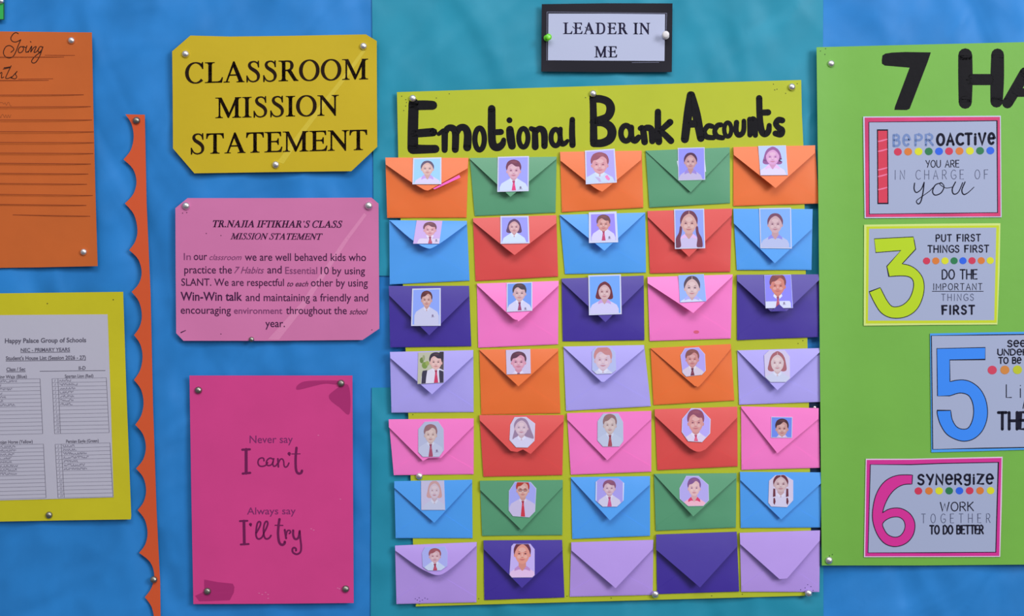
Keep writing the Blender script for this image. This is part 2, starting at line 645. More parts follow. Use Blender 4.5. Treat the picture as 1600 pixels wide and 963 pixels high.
def pin(px, py, d, label, scale=1.0, dull=False, group='round steel push pins'):
    r = empty('push_pin', P(px, py, d), label, 'push pin', group)
    r.rotation_euler = (random.uniform(-.12, .12), random.uniform(0, 6), random.uniform(-.12, .12))
    r.scale = (scale, scale, scale)
    link('head', dull_me if dull else dome_me, r)
    link('needle', needle_me, r)
    return r


# ------------------------------------------------------------------ posters on the left
def curl(poly, base, corner=0.0, amp=0.0008, seed=0.0, edge=0.0):
    xs = [p[0] for p in poly]
    ys = [p[1] for p in poly]
    x0, x1, y0, y1 = min(xs), max(xs), min(ys), max(ys)

    def f(x, y):
        u, v = (x - x0) / (x1 - x0) * 2 - 1, (y - y0) / (y1 - y0) * 2 - 1
        return base + amp * noise.noise(Vector((x * 0.008, y * 0.008, seed))) + corner * (u * u * v * v) ** 2 + edge * (u ** 6)
    return f


# orange lined poster
op = [(-190, 47), (143.5, 50.7), (146, 180), (149, 300), (152.5, 416), (60, 418), (-190, 421)]
r = empty('poster', centre(op, B0), 'orange poster with ruled lines and cursive Going heading', 'poster')
dp = curl(op, B0 - 0.002, 0.001, 0.0007, 1, 0.003)
sheet('sheet', op, dp, mat((201, 100, 42), 0.6, 0.3, bump=0.08, bscale=40, mottle=0.05), r, cell=14)
k = ink(r, dp, 0.0002)
BROWN = mat((48, 22, 18), 0.6, 0.2)
RULE = mat((140, 62, 34), 0.7, 0.2)
SCRAWL = mat((150, 78, 42), 0.7, 0.2)
z = zoom(0, 40, 9.63)
W = 13


def st_(pts, w=W):
    return z([(a, b, w) for a, b in pts])


for s in ([(275, 122), (240, 105), (195, 130), (163, 190), (185, 235), (235, 247), (285, 228), (312, 212)],
          [(312, 212), (270, 310), (238, 395), (195, 465), (130, 487), (70, 455), (52, 395), (85, 322), (140, 300), (190, 325), (207, 362), (165, 402)],
          [(345, 320), (305, 320), (275, 365), (285, 405), (325, 400), (355, 355), (345, 315), (385, 330)],
          [(405, 305), (388, 365), (393, 402), (425, 388)],
          [(458, 240), (466, 248)],
          [(425, 400), (478, 308), (462, 398), (505, 335), (545, 318), (512, 398), (545, 395), (585, 350)],
          [(642, 322), (600, 318), (572, 370), (590, 402), (630, 362), (645, 318), (605, 440), (545, 545), (492, 562), (478, 525), (535, 455), (610, 400)]):
    k.rib(st_(s), BROWN)
for s in ([(-38, 790), (-20, 720), (-28, 785), (-2, 725), (28, 708), (22, 785), (55, 775)], [(168, 605), (112, 720), (85, 788), (120, 795), (175, 770)],
          [(48, 655), (150, 632)], [(60, 635), (150, 622)],
          [(165, 792), (258, 688), (232, 728), (252, 770), (228, 800), (180, 792)]):
    k.rib(st_(s, 12), BROWN)
k.build('heading', r, 'dark brown cursive heading')
k = ink(r, dp, 0.0002)
for x0, x1, y0, y1, w in ((-180, 100, 89, 89, .8), (70, 117, 86.2, 86.6, .7), (-180, 76, 126, 125.5, .9), (28, 83, 123.6, 123, .7), (-180, 131, 149.5, 148, 1.0),
                          (-180, 142, 168.5, 166.5, 1.0), (-180, 144, 187.5, 187.5, 1.0), (-180, 147, 205, 206, 1.0), (-180, 147, 222, 223, 1.0),
                          (-180, 146, 238, 240, 1.0), (-180, 142, 253.5, 256.3, 1.1), (-180, 138, 269.4, 272, 1.0), (-180, 136, 285, 288, .9),
                          (-180, 145, 301.5, 305.5, .9), (-180, 135, 317.3, 321, 1.0), (20, 141, 335.8, 338, .9)):
    k.rib([(x0, y0, w), (x1, y1, w)], RULE, smooth=False, cap=False)
for ox, oy, n in ((-6, 164, 13), (-5, 183, 12)):
    q = [(ox + 2.0 * i, oy + random.choice((-3.6, 0.8, -1.2, 1.2)), 0.6) for i in range(n)]
    k.rib(q, SCRAWL)
k.build('ruled_lines', r, 'thin brown ruled lines with faint pencil notes')
pin(112, 63.5, dp(112, 63), 'steel push pin in upper corner of the orange lined poster', 0.95)
pin(131, 394, dp(131, 394), 'steel push pin in lower corner of the orange lined poster', 0.95)

# small green sheet at the corner
gp = [(-110, -120), (6.6, -120), (6.8, 31), (-110, 32)]
r = empty('card', centre(gp, B0), 'green card with dark border above the orange poster', 'card')
sheet('sheet', gp, const(B0), mat((50, 176, 84), 0.55, 0.3), r)
k = ink(r, const(B0))
k.rib([(5.9, -118, 1.4), (6.1, 30.4, 1.4), (-108, 31.4, 1.4)], mat((20, 70, 40)), smooth=False, cap=False)
k.build('border', r, 'thin dark green edge line')
pin(1.6, 1.5, B0 + 0.0004, 'steel push pin in the small green card', 0.9)

# scalloped orange border strip
pk = [(196, 178.7), (193, 249.4), (195.2, 318), (202, 390.9), (205.7, 456.3), (209.4, 523.8), (209.4, 593.9), (211.4, 664), (212.6, 732.4), (215.2, 797.5), (217.4, 864.4), (226.4, 933.6), (231, 1005)]
vl = [(208.9, 213.5), (213.3, 283.7), (214.8, 359.3), (221.4, 425.4), (221.7, 492.6), (222.8, 557.5), (224.4, 629), (228, 699), (228.3, 766), (230.6, 833), (241, 898), (241, 970)]
outl = []
for i, v in enumerate(vl):
    a, b = pk[i], pk[i + 1]
    outl.append(a)
    c1, c2 = (a[0] + (v[0] - a[0]) * 0.72, a[1] + (v[1] - a[1]) * 0.42), (b[0] + (v[0] - b[0]) * 0.72, b[1] + (v[1] - b[1]) * 0.42)
    outl += catmull([a, c1, v, c2, b], 4)[1:-1]
outl.append(pk[-1])
outl += [(252, 1010), (250.8, 963), (250.2, 910), (247, 850), (244.3, 792), (239, 634), (235.2, 459), (229, 318), (226.2, 179.3)]
dps = lambda x, y: 0.0102 + 0.001 * math.sin(y * 0.02)
r = sheet('border_strip', outl, dps, mat((212, 86, 44), 0.6, 0.3, bump=0.05), None, 0.0005, 16, centre(outl, 0.0102))
tag(r, 'long orange border strip with a scalloped edge hanging beside the lined poster', 'border strip')
pin(213.5, 188.5, dps(213, 188) + .0003, 'steel push pin at the top of the scalloped orange strip', 1.0, True)
pin(240.3, 906, dps(240, 906) + .0003, 'steel push pin near the bottom of the scalloped orange strip', 1.0, True)

# yellow poster with the printed list
lp = [(-190, 461), (192.4, 456.2), (197, 600), (205, 806), (204.3, 812), (100, 813.5), (-190, 819)]
r = empty('poster', centre(lp, B0), 'yellow poster framing a printed white house list', 'poster')
dl = curl(lp, B0 - 0.001, 0.002, 0.0006, 2)
sheet('sheet', lp, dl, mat((201, 192, 34), 0.55, 0.25, bump=0.06, mottle=0.04), r, cell=14)
k = ink(r, dl, 0.0003)
for x, y in ((74, 474.5), (177, 468.5)):
    k.disc(x, y, 1.0, 0.9, mat((90, 80, 30)))
k.build('pin_holes', r, 'tiny dark pin holes')
pin(77, 805, dl(77, 805), 'steel push pin at the bottom of the yellow house list poster', 0.95, True)
wp = [(-180, 494), (168, 491.4), (172, 600), (177.4, 777.4), (0, 782.3), (-180, 787)]
dw = lambda x, y: dl(x, y) + 0.0006
r = empty('printed_list', centre(wp, B0), 'white printed house list sheet with four ruled tables', 'paper')
sheet('sheet', wp, dw, mat((188, 186, 203), 0.55, 0.3, bump=0.05), r, cell=14)
k = ink(r, dw, 0.0002)
GREY = mat((92, 88, 106), 0.6, 0.2)
PALE = mat((138, 135, 154), 0.6, 0.2)
sans(k, 'Happy Palace Group of Schools', (7.7, 536.2), (134.6, 534.8), 6.9, GREY, 0.022)
sans(k, 'NEC - PRIMARY YEARS', (32.4, 550.0), (109.4, 549.0), 5.4, GREY, 0.02)
sans(k, "Student's House List (Session 2026 - 27)", (9.2, 563.0), (134, 561.6), 5.8, GREY, 0.02)
sans(k, 'Class / Sec', (10, 580.2), (39.6, 579.6), 5.4, GREY, 0.02)
sans(k, 'II-D', (123, 578.2), (133.7, 577.8), 5.4, GREY, 0.022)
sans(k, 'Viking Wajs (Blue)', (-10, 592.0), (41.9, 591.0), 5.2, GREY, 0.015)
sans(k, 'Spartan Lion (Red)', (101.3, 590.6), (145.8, 589.8), 4.9, GREY, 0.015)
sans(k, 'Trojan Horse (Yellow)', (-6, 694.0), (51, 692.8), 5.2, GREY, 0.015)
sans(k, 'Persian Eagle (Green)', (103.3, 692.6), (154.2, 691.3), 5.0, GREY, 0.015)
for a, b in (((32, 551.3), (109.6, 550.3)), ((9, 564.4), (134.4, 562.9)), ((10, 581.6), (40, 581)), ((62.2, 580.4), (164.6, 579.2))):
    k.rib([a + (0.8,), b + (0.8,)], GREY, smooth=False, cap=False)


def table(tl, tr, br, bl, mid, rows, names):
    def q(u, v):
        return tuple((tl[i] * (1 - u) + tr[i] * u) * (1 - v) + (bl[i] * (1 - u) + br[i] * u) * v for i in (0, 1))
    for j in range(rows + 1):
        k.rib([q(0, j / rows) + (0.55,), q(1, j / rows) + (0.55,)], PALE, smooth=False, cap=False)
    for u in (0, mid, 1):
        k.rib([q(u, 0) + (0.6,), q(u, 1) + (0.6,)], GREY, smooth=False, cap=False)
    ux = tr[0] - tl[0]
    for j in range(rows):
        x, y = q(mid / 2, (j + 0.5) / rows)
        for t in range(2 if j > 8 else 1):
            k.rib([(x - 0.6 + t * 2.2, y + 1.5, .8), (x + 0.3 + t * 2.2, y - 1.4, .8)], PALE, smooth=False)
    for j, n in enumerate(names):
        pts = []
        x = 2.0
        while x < n:
            p = q(mid + x / ux, (j + 0.5) / rows)
            pts.append((p[0], p[1] + random.choice((-1.5, 1.2, -0.4, 1.5)), 0.85))
            x += 0.9
        if len(pts) > 2:
            k.rib(pts, PALE, smooth=False, cap=False)


k.build('heading', r, 'grey printed headings')
k = ink(r, dw, 0.0002)
table((81.4, 592), (166.1, 590.5), (170.6, 676.2), (85.4, 678), 0.108, 14, (20, 30, 27, 24, 24, 23, 21))
table((86.1, 694.6), (171.8, 692.2), (176.6, 776.5), (90.7, 778.2), 0.112, 14, (21, 24, 39, 42, 25, 36, 38))
table((-32, 593.8), (62.5, 592), (66.8, 677.9), (-28, 680), 0.09, 14, (50, 25, 42, 27, 32, 27, 46))
table((-28, 696.3), (67.8, 694), (72, 778.4), (-24, 781), 0.09, 14, (44, 45, 41, 37, 37, 46, 44, 44))
k.build('name_tables', r, 'four thin ruled tables of names')

# yellow class mission title
zc = zoom(250, 40, 3.853)
cp = zc([(183, 60), (420, 66), (760, 62), (1240, 53), (1305, 93), (1306, 400), (1308, 730), (1152, 877), (640, 883), (207, 890), (78, 740), (76, 400), (73, 155)])
cr0, cr1 = (560, 66), (431, 257)


def crease(x, y, a, b, w, h):
    dx, dy = b[0] - a[0], b[1] - a[1]
    q = math.hypot(dx, dy)
    s = ((x - a[0]) * -dy + (y - a[1]) * dx) / q    # positive on one side
    return h / (1 + math.exp(max(-30, min(30, s / w * 4))))


dcl = lambda x, y: curl(cp, B0, 0.0025, 0.0006, 3)(x, y) - crease(x, y, cr0, cr1, 6, 0.0008)
r = empty('poster', centre(cp, B0), 'yellow eight sided poster reading CLASSROOM MISSION STATEMENT', 'poster')
sheet('sheet', cp, dcl, mat((200, 174, 28), 0.5, 0.3, bump=0.05, mottle=0.03), r, cell=5)
k = ink(r, dcl, 0.0001)
k.poly([(567, 77), (571, 80), (545, 118), (512, 160), (478, 205), (443, 256), (433, 253), (466, 208), (500, 164), (535, 120)], mat((210, 188, 52), 0.45, 0.4))  # sheen along the crease, painted as a lighter yellow band
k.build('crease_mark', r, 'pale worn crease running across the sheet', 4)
k = ink(r, dcl, 0.0003)
INK = mat((34, 18, 8), 0.6, 0.12)
serif(k, 'CLASSROOM', (289.4, 130.3), (575.2, 123.8), 32.0, INK, bold=0.35)
serif(k, 'MISSION', (337.2, 184.6), (528.7, 180.2), 31.8, INK, bold=0.35)
serif(k, 'STATEMENT', (296.6, 241.0), (573.3, 234.2), 31.6, INK, bold=0.35)
k.build('lettering', r, 'large dark brown serif lettering', 4)
pin(290.2, 84.6, dcl(290, 84), 'steel push pin in upper corner of the yellow CLASSROOM poster beside the C', 1.0)
pin(568, 72.4, dcl(568, 72), 'steel push pin in upper corner of the yellow CLASSROOM poster above the M', 1.0)
pin(430.9, 257.5, dcl(431, 257), 'steel push pin under the word STATEMENT on the yellow poster', 1.0)

# pink mission statement
zp = zoom(260, 300, 3.931)
pp = zp([(130, 38), (700, 38), (1260, 35), (1303, 72), (1305, 400), (1308, 840), (1205, 910), (650, 915), (105, 915), (60, 868), (57, 500), (55, 100)])
dpp = lambda x, y: curl(pp, B0, 0.002, 0.0007, 4)(x, y) - crease(x, y, (571, 330), (418, 537), 5, 0.0008)
r = empty('poster', centre(pp, B0), 'pink poster with clipped corners and the typed class mission statement', 'poster')
sheet('sheet', pp, dpp, mat((209, 118, 170), 0.5, 0.35, bump=0.08, bscale=30, mottle=0.03), r, cell=5)
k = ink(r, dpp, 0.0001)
k.poly([(569, 333), (573, 336), (545, 374), (512, 425), (478, 478), (436, 531), (418, 531), (470, 474), (505, 422), (538, 374)], mat((220, 136, 182), 0.45, 0.4))  # crease sheen put into the colour as a paler pink band
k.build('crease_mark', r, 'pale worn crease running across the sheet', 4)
k = ink(r, dpp, 0.0003)
PLUM = mat((70, 30, 70), 0.65, 0.12)
FAINT = mat((128, 62, 112), 0.6, 0.25)
serif(k, 'TR.NAJIA IFTIKHAR\'S CLASS', (330.9, 355.0), (533.2, 355.8), 10.6, PLUM, 0.26, 1.0, bold=0.28)
serif(k, 'MISSION STATEMENT', (360, 374.0), (501, 374.6), 9.6, PLUM, 0.34, 0.9, bold=0.2)
k.build('heading', r, 'dark plum slanted serif heading', 4)
k = ink(r, dpp, 0.0003)
z4 = zoom(260, 300, 3.931)


def tx(text, x0, x1, y, cap, m=PLUM, bold=0.004, shear=0.0, fn=sans):
    a = z4([(x0, y)])[0]
    b = z4([(x1, y + (x1 - x0) * 0.003)])[0]
    fn(k, text, a, b, cap / 3.931, m, bold, shear)


tx('In', 107, 150, 418, 42, FAINT, 0.0)
tx('our', 168, 250, 418, 46)
tx('classroom', 264, 462, 418, 34, FAINT, 0.0, 0.35)
tx('we are well behaved kids who', 482, 1226, 422, 46)
tx('practice the', 110, 402, 500, 46)
tx('7 Habits', 416, 600, 500, 40, FAINT, 0.004, 0.35)
tx('and', 620, 708, 500, 46)
tx('Essential', 730, 926, 503, 42, FAINT, 0.004)
tx('10 by using', 948, 1220, 505, 44)
tx('SLANT. We are respectful', 92, 722, 576, 44)
tx('to each', 742, 872, 580, 32, PLUM, 0.006, 0.4)
tx('other by using', 888, 1237, 580, 46)
tx('Win-Win talk', 87, 465, 667, 52, PLUM, 0.014)
tx('and maintaining a friendly and', 487, 1240, 670, 46)
tx('encouraging', 88, 396, 748, 46)
tx('environment', 415, 712, 748, 38, FAINT, 0.008)
tx('throughout the', 735, 1108, 750, 46)
tx('school', 1125, 1238, 752, 34, PLUM, 0.006, 0.4)
tx('year.', 608, 728, 830, 46)
k.rib(z4([(90, 864, 7), (118, 851, 4)]), PLUM)
for x, y in ((100, 130), (335, 268), (245, 255), (335, 873), (1262, 848), (125, 127)):
    a = z4([(x, y)])[0]
    k.disc(a[0], a[1], .8, .7, PLUM)
k.build('paragraph', r, 'dark plum typed paragraph in mixed typefaces', 4)
pin(291, 322, dpp(291, 322), 'steel push pin in upper corner of the pink statement poster beside TR', 1.05)
pin(576.2, 321.6, dpp(576, 321), 'steel push pin in upper corner of the pink statement poster at its crease', 1.1)
pin(393, 530.7, dpp(393, 530), 'small dull push pin on the bottom edge of the pink statement poster', 0.75, True)

# magenta poster
zm = zoom(280, 575, 2.483)
mpz = zm([(40, 30), (350, 30), (672, 30), (674, 450), (677, 913), (360, 916), (55, 917), (47, 480)])
dm = curl(mpz, B0, 0.0012, 0.0006, 5)
r = empty('poster', centre(mpz, B0), 'magenta poster saying Never say I can\'t, Always say I\'ll try', 'poster')
sheet('sheet', mpz, dm, mat((212, 64, 138), 0.5, 0.35, bump=0.05, bscale=40, mottle=0.04), r, cell=9)
k = ink(r, dm, 0.0002)
WINE = mat((172, 42, 112), 0.55, 0.3)
k.poly(zm(catmull([(458, 85), (485, 53), (620, 50), (608, 64), (560, 62)], 6, True)), WINE)
k.poly(zm(catmull([(583, 120), (592, 95), (655, 66), (661, 178), (620, 152)], 6, True)), WINE)
k.poly(zm([(97, 822), (150, 832), (208, 838), (214, 850), (212, 872), (196, 902), (78, 906), (62, 885), (98, 868)]), WINE)
k.build('leaf_print', r, 'darker magenta leaf shapes')
k = ink(r, dm, 0.0002)
DW = mat((112, 26, 84), 0.6, 0.2)
DWT = mat((128, 38, 104), 0.55, 0.3)
sans(k, 'Never say', (390, 692.6), (457.5, 692.2), 11.6, DWT, 0.004)
z = zoom(365, 670, 12.03)
for pts, w in (([(165, 397), (305, 390)], 42), ([(235, 392), (237, 838)], 56), ([(172, 846), (312, 832)], 42),
               ([(572, 605), (565, 565), (530, 550), (475, 578), (458, 640), (482, 695), (540, 710), (605, 688), (640, 640)], 28),
               ([(742, 575), (690, 555), (640, 582), (615, 640), (640, 690), (690, 690), (735, 645), (757, 555), (738, 650), (752, 705), (790, 700), (828, 655)], 28),
               ([(832, 570), (842, 718)], 34), ([(842, 650), (880, 577), (920, 575), (942, 620), (950, 700), (980, 725), (1015, 700), (1040, 648)], 27),
               ([(1095, 477), (1250, 475)], 18), ([(1182, 362), (1166, 560), (1170, 740), (1190, 820), (1230, 845), (1272, 830), (1285, 792)], 46)):
    k.rib(z([p + (w,) for p in pts]), DW)
k.rib(z([(1045, 470, 62), (1052, 500, 30)]), DW)
k.build('slogan', r, 'dark wine lettering Never say I can\'t')
k = ink(r, dm, 0.0002)
sans(k, 'Always say', (386, 804.2), (462, 803.8), 10.8, DWT, 0.004)
z = zoom(365, 785, 11.33)
for pts, w in (([(112, 335), (244, 330)], 34), ([(183, 335), (190, 742)], 50), ([(128, 750), (266, 742)], 34),
               ([(402, 545), (440, 480), (472, 410), (476, 360), (450, 345), (420, 380), (402, 480), (397, 580), (418, 640), (462, 650), (508, 615), (535, 555)], 31),
               ([(535, 540), (575, 470), (604, 390), (597, 347), (570, 345), (545, 390), (530, 480), (536, 580), (560, 640), (602, 650), (640, 625), (662, 590)], 31),
               ([(735, 410), (872, 412)], 20), ([(812, 302), (795, 420), (787, 560), (802, 690), (832, 745), (870, 755), (902, 730), (906, 702)], 44),
               ([(906, 490), (930, 640)], 36), ([(930, 590), (950, 512), (990, 500), (1010, 530), (985, 556)], 28),
               ([(1055, 500), (1055, 580), (1075, 640), (1112, 655), (1150, 620), (1170, 512)], 38),
               ([(1170, 512), (1182, 650), (1196, 780), (1184, 880), (1120, 922), (1052, 890), (1042, 832), (1070, 806), (1104, 825), (1104, 858)], 34)):
    k.rib(z([p + (w,) for p in pts]), DW)
k.rib(z([(300, 392, 54), (306, 420, 26)]), DW)
k.build('slogan', r, 'dark wine lettering Always say I\'ll try')
k = ink(r, dm, 0.0002)
SCUFF = mat((222, 110, 165), 0.5, 0.4)
for x, y in ((512, 625), (522, 630), (540, 262), (625, 510), (310, 875), (322, 880), (335, 872), (345, 880), (345, 895), (615, 855), (622, 858)):
    a = zm([(x, y)])[0]
    k.disc(a[0], a[1], 1.4, 0.8, SCUFF)
k.build('scuff_marks', r, 'small pale scuff marks')
for x, y, w in ((310.2, 610, 'upper corner of the magenta poster beside the border strip side'), (533, 599.2, 'upper corner of the magenta poster on its dark leaf print'),
                (324.3, 924.2, 'lower corner of the magenta poster on its dark print'), (540.2, 920.5, 'lower corner of the magenta poster facing the envelopes')):
    pin(x, y, dm(x, y), 'dull push pin in ' + w, 1.0, True)

# ------------------------------------------------------------------ black framed sign
zs = zoom(830, 0, 6.667)
sp = zs([(110, 43), (780, 34), (1472, 35), (1468, 400), (1465, 750), (800, 752), (105, 745), (107, 400)])
r = empty('sign', centre(sp, B0), 'black framed white sign reading LEADER IN ME', 'sign')
ds = curl(sp, B0, 0.001, 0.0004, 6)
sheet('mount', sp, ds, mat((26, 24, 36), 0.45, 0.2), r, th=0.0008, cell=10)
wpn = zs([(180, 142), (790, 142), (1395, 148), (1388, 635), (780, 632), (175, 628)])
dsw = lambda x, y: ds(x, y) + 0.0005
sheet('sheet', wpn, dsw, mat((182, 189, 219), 0.5, 0.3), r, cell=10)
k = ink(r, ds, 0.0002)
EDGE = mat((120, 122, 150), 0.4, 0.4)
for a, b in (((165, 125), (1412, 138)), ((165, 125), (162, 628)), ((1412, 138), (1405, 330))):
    k.rib(zs([a + (5,), b + (5,)]), EDGE, smooth=False)
k.rib(zs([(1050, 652, 4), (1330, 650, 4)]), EDGE)
k.build('edge_line', r, 'thin silver line around the white sheet')
k = ink(r, dsw, 0.0002)
SIGN = mat((40, 36, 66), 0.6, 0.12)
serif(k, 'LEADER IN', (880.3, 53), (1015.4, 53.4), 17.6, SIGN, 0, 1.0, 60, bold=0.4)
serif(k, 'ME', (929.2, 89.6), (963.8, 89.6), 17.2, SIGN, 0, 1.0, 60, bold=0.4)
for c in ((602, 300), (470, 295), (838, 295), (965, 300), (838, 545)):
    k.rib(zs([(c[0] - 38, c[1] - 18, 7), (c[0] - 15, c[1], 6), (c[0] + 12, c[1] - 6, 6)]), SIGN)
k.build('lettering', r, 'dark navy decorative serif lettering')


def plastic_pin(px, py, d, m, label, rot, sc_=1.0):
    r = empty('push_pin', P(px, py, d), label, 'push pin')
    R_ = 0.0042
    prof = [(R_ * 0.95, 0.0008), (R_, 0.0014), (R_ * 0.9, 0.0022), (R_ * 0.55, 0.0032), (R_ * 0.5, 0.0055), (R_ * 0.62, 0.0075), (R_ * 0.95, 0.0088), (R_, 0.0096), (R_ * 0.9, 0.0104), (R_ * 0.4, 0.0108)]
    link('grip', lathe('grip', prof, m, 24), r)
    link('needle', needle_me, r)
    r.rotation_euler = rot
    r.scale = (sc_,) * 3
    return r


plastic_pin(853.6, 60, ds(854, 60) + 0.0006, mat((110, 214, 40), 0.3, 0.5), 'bright green plastic push pin on the black framed sign', (0, 0, 0.30), 1.0)
plastic_pin(1040.2, 56.5, ds(1040, 56) + 0.0006, mat((226, 222, 226), 0.35, 0.5), 'white plastic push pin on the black framed sign', (0.0, 0, -0.12), 1.1)

# ------------------------------------------------------------------ emotional bank accounts banner
YEL = mat((183, 193, 42), 0.5, 0.35, bump=0.05, mottle=0.03)
ep = [(620.2, 144), (926, 134.5), (1251.9, 125), (1253, 180), (1255.3, 227), (1259, 425), (1264, 635), (1267, 827), (1268.5, 931), (960, 939.5), (649.7, 948), (645.3, 847), (638, 649), (629.6, 446), (622.3, 246)]
EB = 0.0108
de = lambda x, y: EB + 0.0003 * noise.noise(Vector((x * .008, y * .008, 7)))
r = empty('banner', centre(ep, EB), 'yellow green banner sheet titled Emotional Bank Accounts behind the envelopes', 'poster')
sheet('sheet', ep, de, YEL, r, cell=16)
k = ink(r, de, 0.0002)
PAINT = mat((22, 21, 26), 0.6, 0.12, bump=0.12, bscale=90)
FATP = 1.08
z = zoom(600, 110, 4.706)
LET = [
    [(218, 242, 70), (213, 420, 72), (212, 575, 74)], [(215, 258, 66), (290, 256, 66), (358, 257, 62)], [(225, 465, 56), (350, 455, 58), (362, 455, 56)], [(212, 580, 66), (300, 580, 60), (378, 578, 56)],
    [(402, 468, 28), (435, 445, 34)], [(447, 448, 46), (446, 585, 42)], [(447, 460, 44), (470, 426, 44), (505, 426, 48), (526, 462, 50), (524, 582, 48)], [(526, 470, 46), (556, 424, 46), (595, 424, 50), (616, 470, 54), (612, 566, 56)],
    [(792, 282, 52), (792, 420, 54), (795, 520, 54), (812, 560, 54), (845, 564, 52), (872, 540, 44), (880, 512, 34)], [(800, 456, 40), (860, 453, 42)],
    [(922, 366, 40), (923, 367, 40)], [(926, 436, 52), (932, 500, 58), (942, 556, 52)],
    [(1082, 428, 34), (1108, 440, 40)], [(1110, 440, 42), (1112, 562, 48)], [(1112, 455, 40), (1140, 430, 42), (1168, 440, 46), (1180, 480, 46), (1180, 556, 44)],
    [(1298, 430, 30), (1296, 500, 36), (1308, 538, 40), (1330, 536, 36), (1350, 518, 26)],
    [(1385, 362, 38), (1383, 450, 42), (1386, 548, 44)],
]
for s in LET:
    k.rib(z([(p[0], p[1], p[2] * FATP) for p in s]), PAINT)


def ring(zf, cx, cy, rx, ry, w, n=16, tilt=0.0):
    k.rib(zf([(cx + rx * math.cos(6.28319 * i / n) + tilt * ry * math.sin(6.28319 * i / n), cy + ry * math.sin(6.28319 * i / n), w) for i in range(n)]), PAINT, closed=True)




ring(z, 703, 505, 35, 80, 40)
ring(z, 1025, 496, 34, 68, 38)
ring(z, 1262, 494, 34, 60, 38)
k.build('word', r, 'black painted word Emotional')
k = ink(r, de, 0.0002)
FATP = 1.14
z = zoom(930, 110, 4.324)
LET = [
    [(-16, 178, 40), (-12, 300, 42), (-10, 480, 46)], [(-14, 192, 46), (40, 194, 46), (88, 215, 48), (105, 260, 52), (85, 312, 48), (30, 335, 46), (-10, 338, 44)],
    [(-10, 350, 50), (50, 352, 48), (98, 378, 52), (114, 420, 54), (98, 465, 52), (50, 490, 48), (-10, 494, 44)],
    [(244, 385, 34), (246, 450, 36), (268, 474, 40), (294, 452, 34)],
    [(304, 392, 30), (322, 396, 38), (334, 484, 40)], [(326, 398, 34), (352, 388, 38), (380, 402, 40), (386, 478, 38)],
    [(424, 280, 38), (424, 380, 40), (430, 482, 42)], [(506, 350, 40), (470, 382, 36), (436, 412, 32)], [(440, 408, 34), (478, 442, 38), (512, 476, 40)],
    [(644, 166, 44), (628, 290, 52), (606, 465, 48)], [(650, 166, 44), (684, 300, 52), (714, 458, 46)], [(632, 362, 46), (688, 360, 46)],
    [(790, 378, 30), (762, 376, 32), (738, 412, 30), (752, 448, 34), (800, 455, 30)],
    [(850, 368, 30), (826, 374, 32), (808, 410, 30), (822, 446, 34), (862, 456, 30)],
    [(955, 352, 32), (952, 410, 32), (968, 436, 34), (992, 428, 32), (1004, 400, 30), (1005, 342, 28)],
    [(1045, 332, 34), (1046, 436, 32)], [(1046, 352, 30), (1064, 328, 32), (1080, 350, 34), (1082, 438, 32)],
    [(1108, 188, 38), (1112, 320, 38), (1124, 405, 40), (1145, 430, 40), (1170, 412, 36), (1176, 372, 30)], [(1116, 286, 36), (1168, 284, 38)],
    [(1264, 338, 36), (1238, 336, 38), (1220, 362, 34), (1240, 388, 36), (1262, 404, 38), (1254, 432, 38), (1218, 426, 36)],
]
for s in LET:
    if s[0][0] < 560:
        k.rib(z([(p[0], p[1], p[2] * FATP) for p in s]), PAINT)
ring(z, 208, 425, 34, 52, 38)
k.build('word', r, 'black painted word Bank')
k = ink(r, de, 0.0002)
for s in LET:
    if s[0][0] >= 560:
        k.rib(z([(p[0], p[1], p[2] * FATP) for p in s]), PAINT)
ring(z, 896, 400, 24, 47, 30)
k.build('word', r, 'black painted word Accounts')
k = ink(r, de, 0.00025)
SPECK = mat((70, 72, 30))
za, zb = zoom(600, 110, 4.706), zoom(930, 110, 4.324)
for x, y in za([(130, 190), (480, 172), (385, 203), (165, 236), (160, 262), (145, 295), (160, 215), (1482, 200)]) + zb([(1205, 93), (1213, 132), (1228, 127), (1287, 155), (1365, 90)]) + [(1247, 537), (1254.5, 532.5), (645, 648), (748, 936), (1112, 931.5), (1160, 929), (955, 935), (886, 932), (650, 945)]:
    k.disc(x, y, 0.8, 0.8, SPECK, n=8)
k.build('pin_holes', r, 'tiny dark pin holes')
for x, y, w in ((645, 154, 'above the letter E of the yellow banner title'), (926.6, 146.5, 'at the top of the letter B of the yellow banner title'), (1237.1, 136.1, 'beyond the word Accounts at the top of the banner'),
                (655.2, 744, 'below the pink envelope of the first column'), (1023.8, 928.7, 'between a lilac and a purple envelope on the bottom row'), (1263.1, 927.2, 'under the last lilac envelope of the bottom row')):
    pin(x, y, de(x, y) + (0.003 if y > 900 else 0.0005), 'steel push pin ' + w, 1.0)
pin(1272.8, 637, 0.0103, 'tiny bright push pin on the navy strip above a pink envelope', 0.5)

# ------------------------------------------------------------------ envelopes
ECOL = {
    'orange': (239, 112, 40), 'green': (83, 156, 116), 'blue': (71, 160, 246), 'red': (224, 70, 68),
    'purple': (58, 34, 156), 'pink': (254, 122, 206), 'lilac': (174, 164, 245), 'mauve': (182, 150, 234),
}
EMAT = {n: mat(c, 0.45, 0.75, bump=0.05, bscale=30, mottle=0.025) for n, c in ECOL.items()}
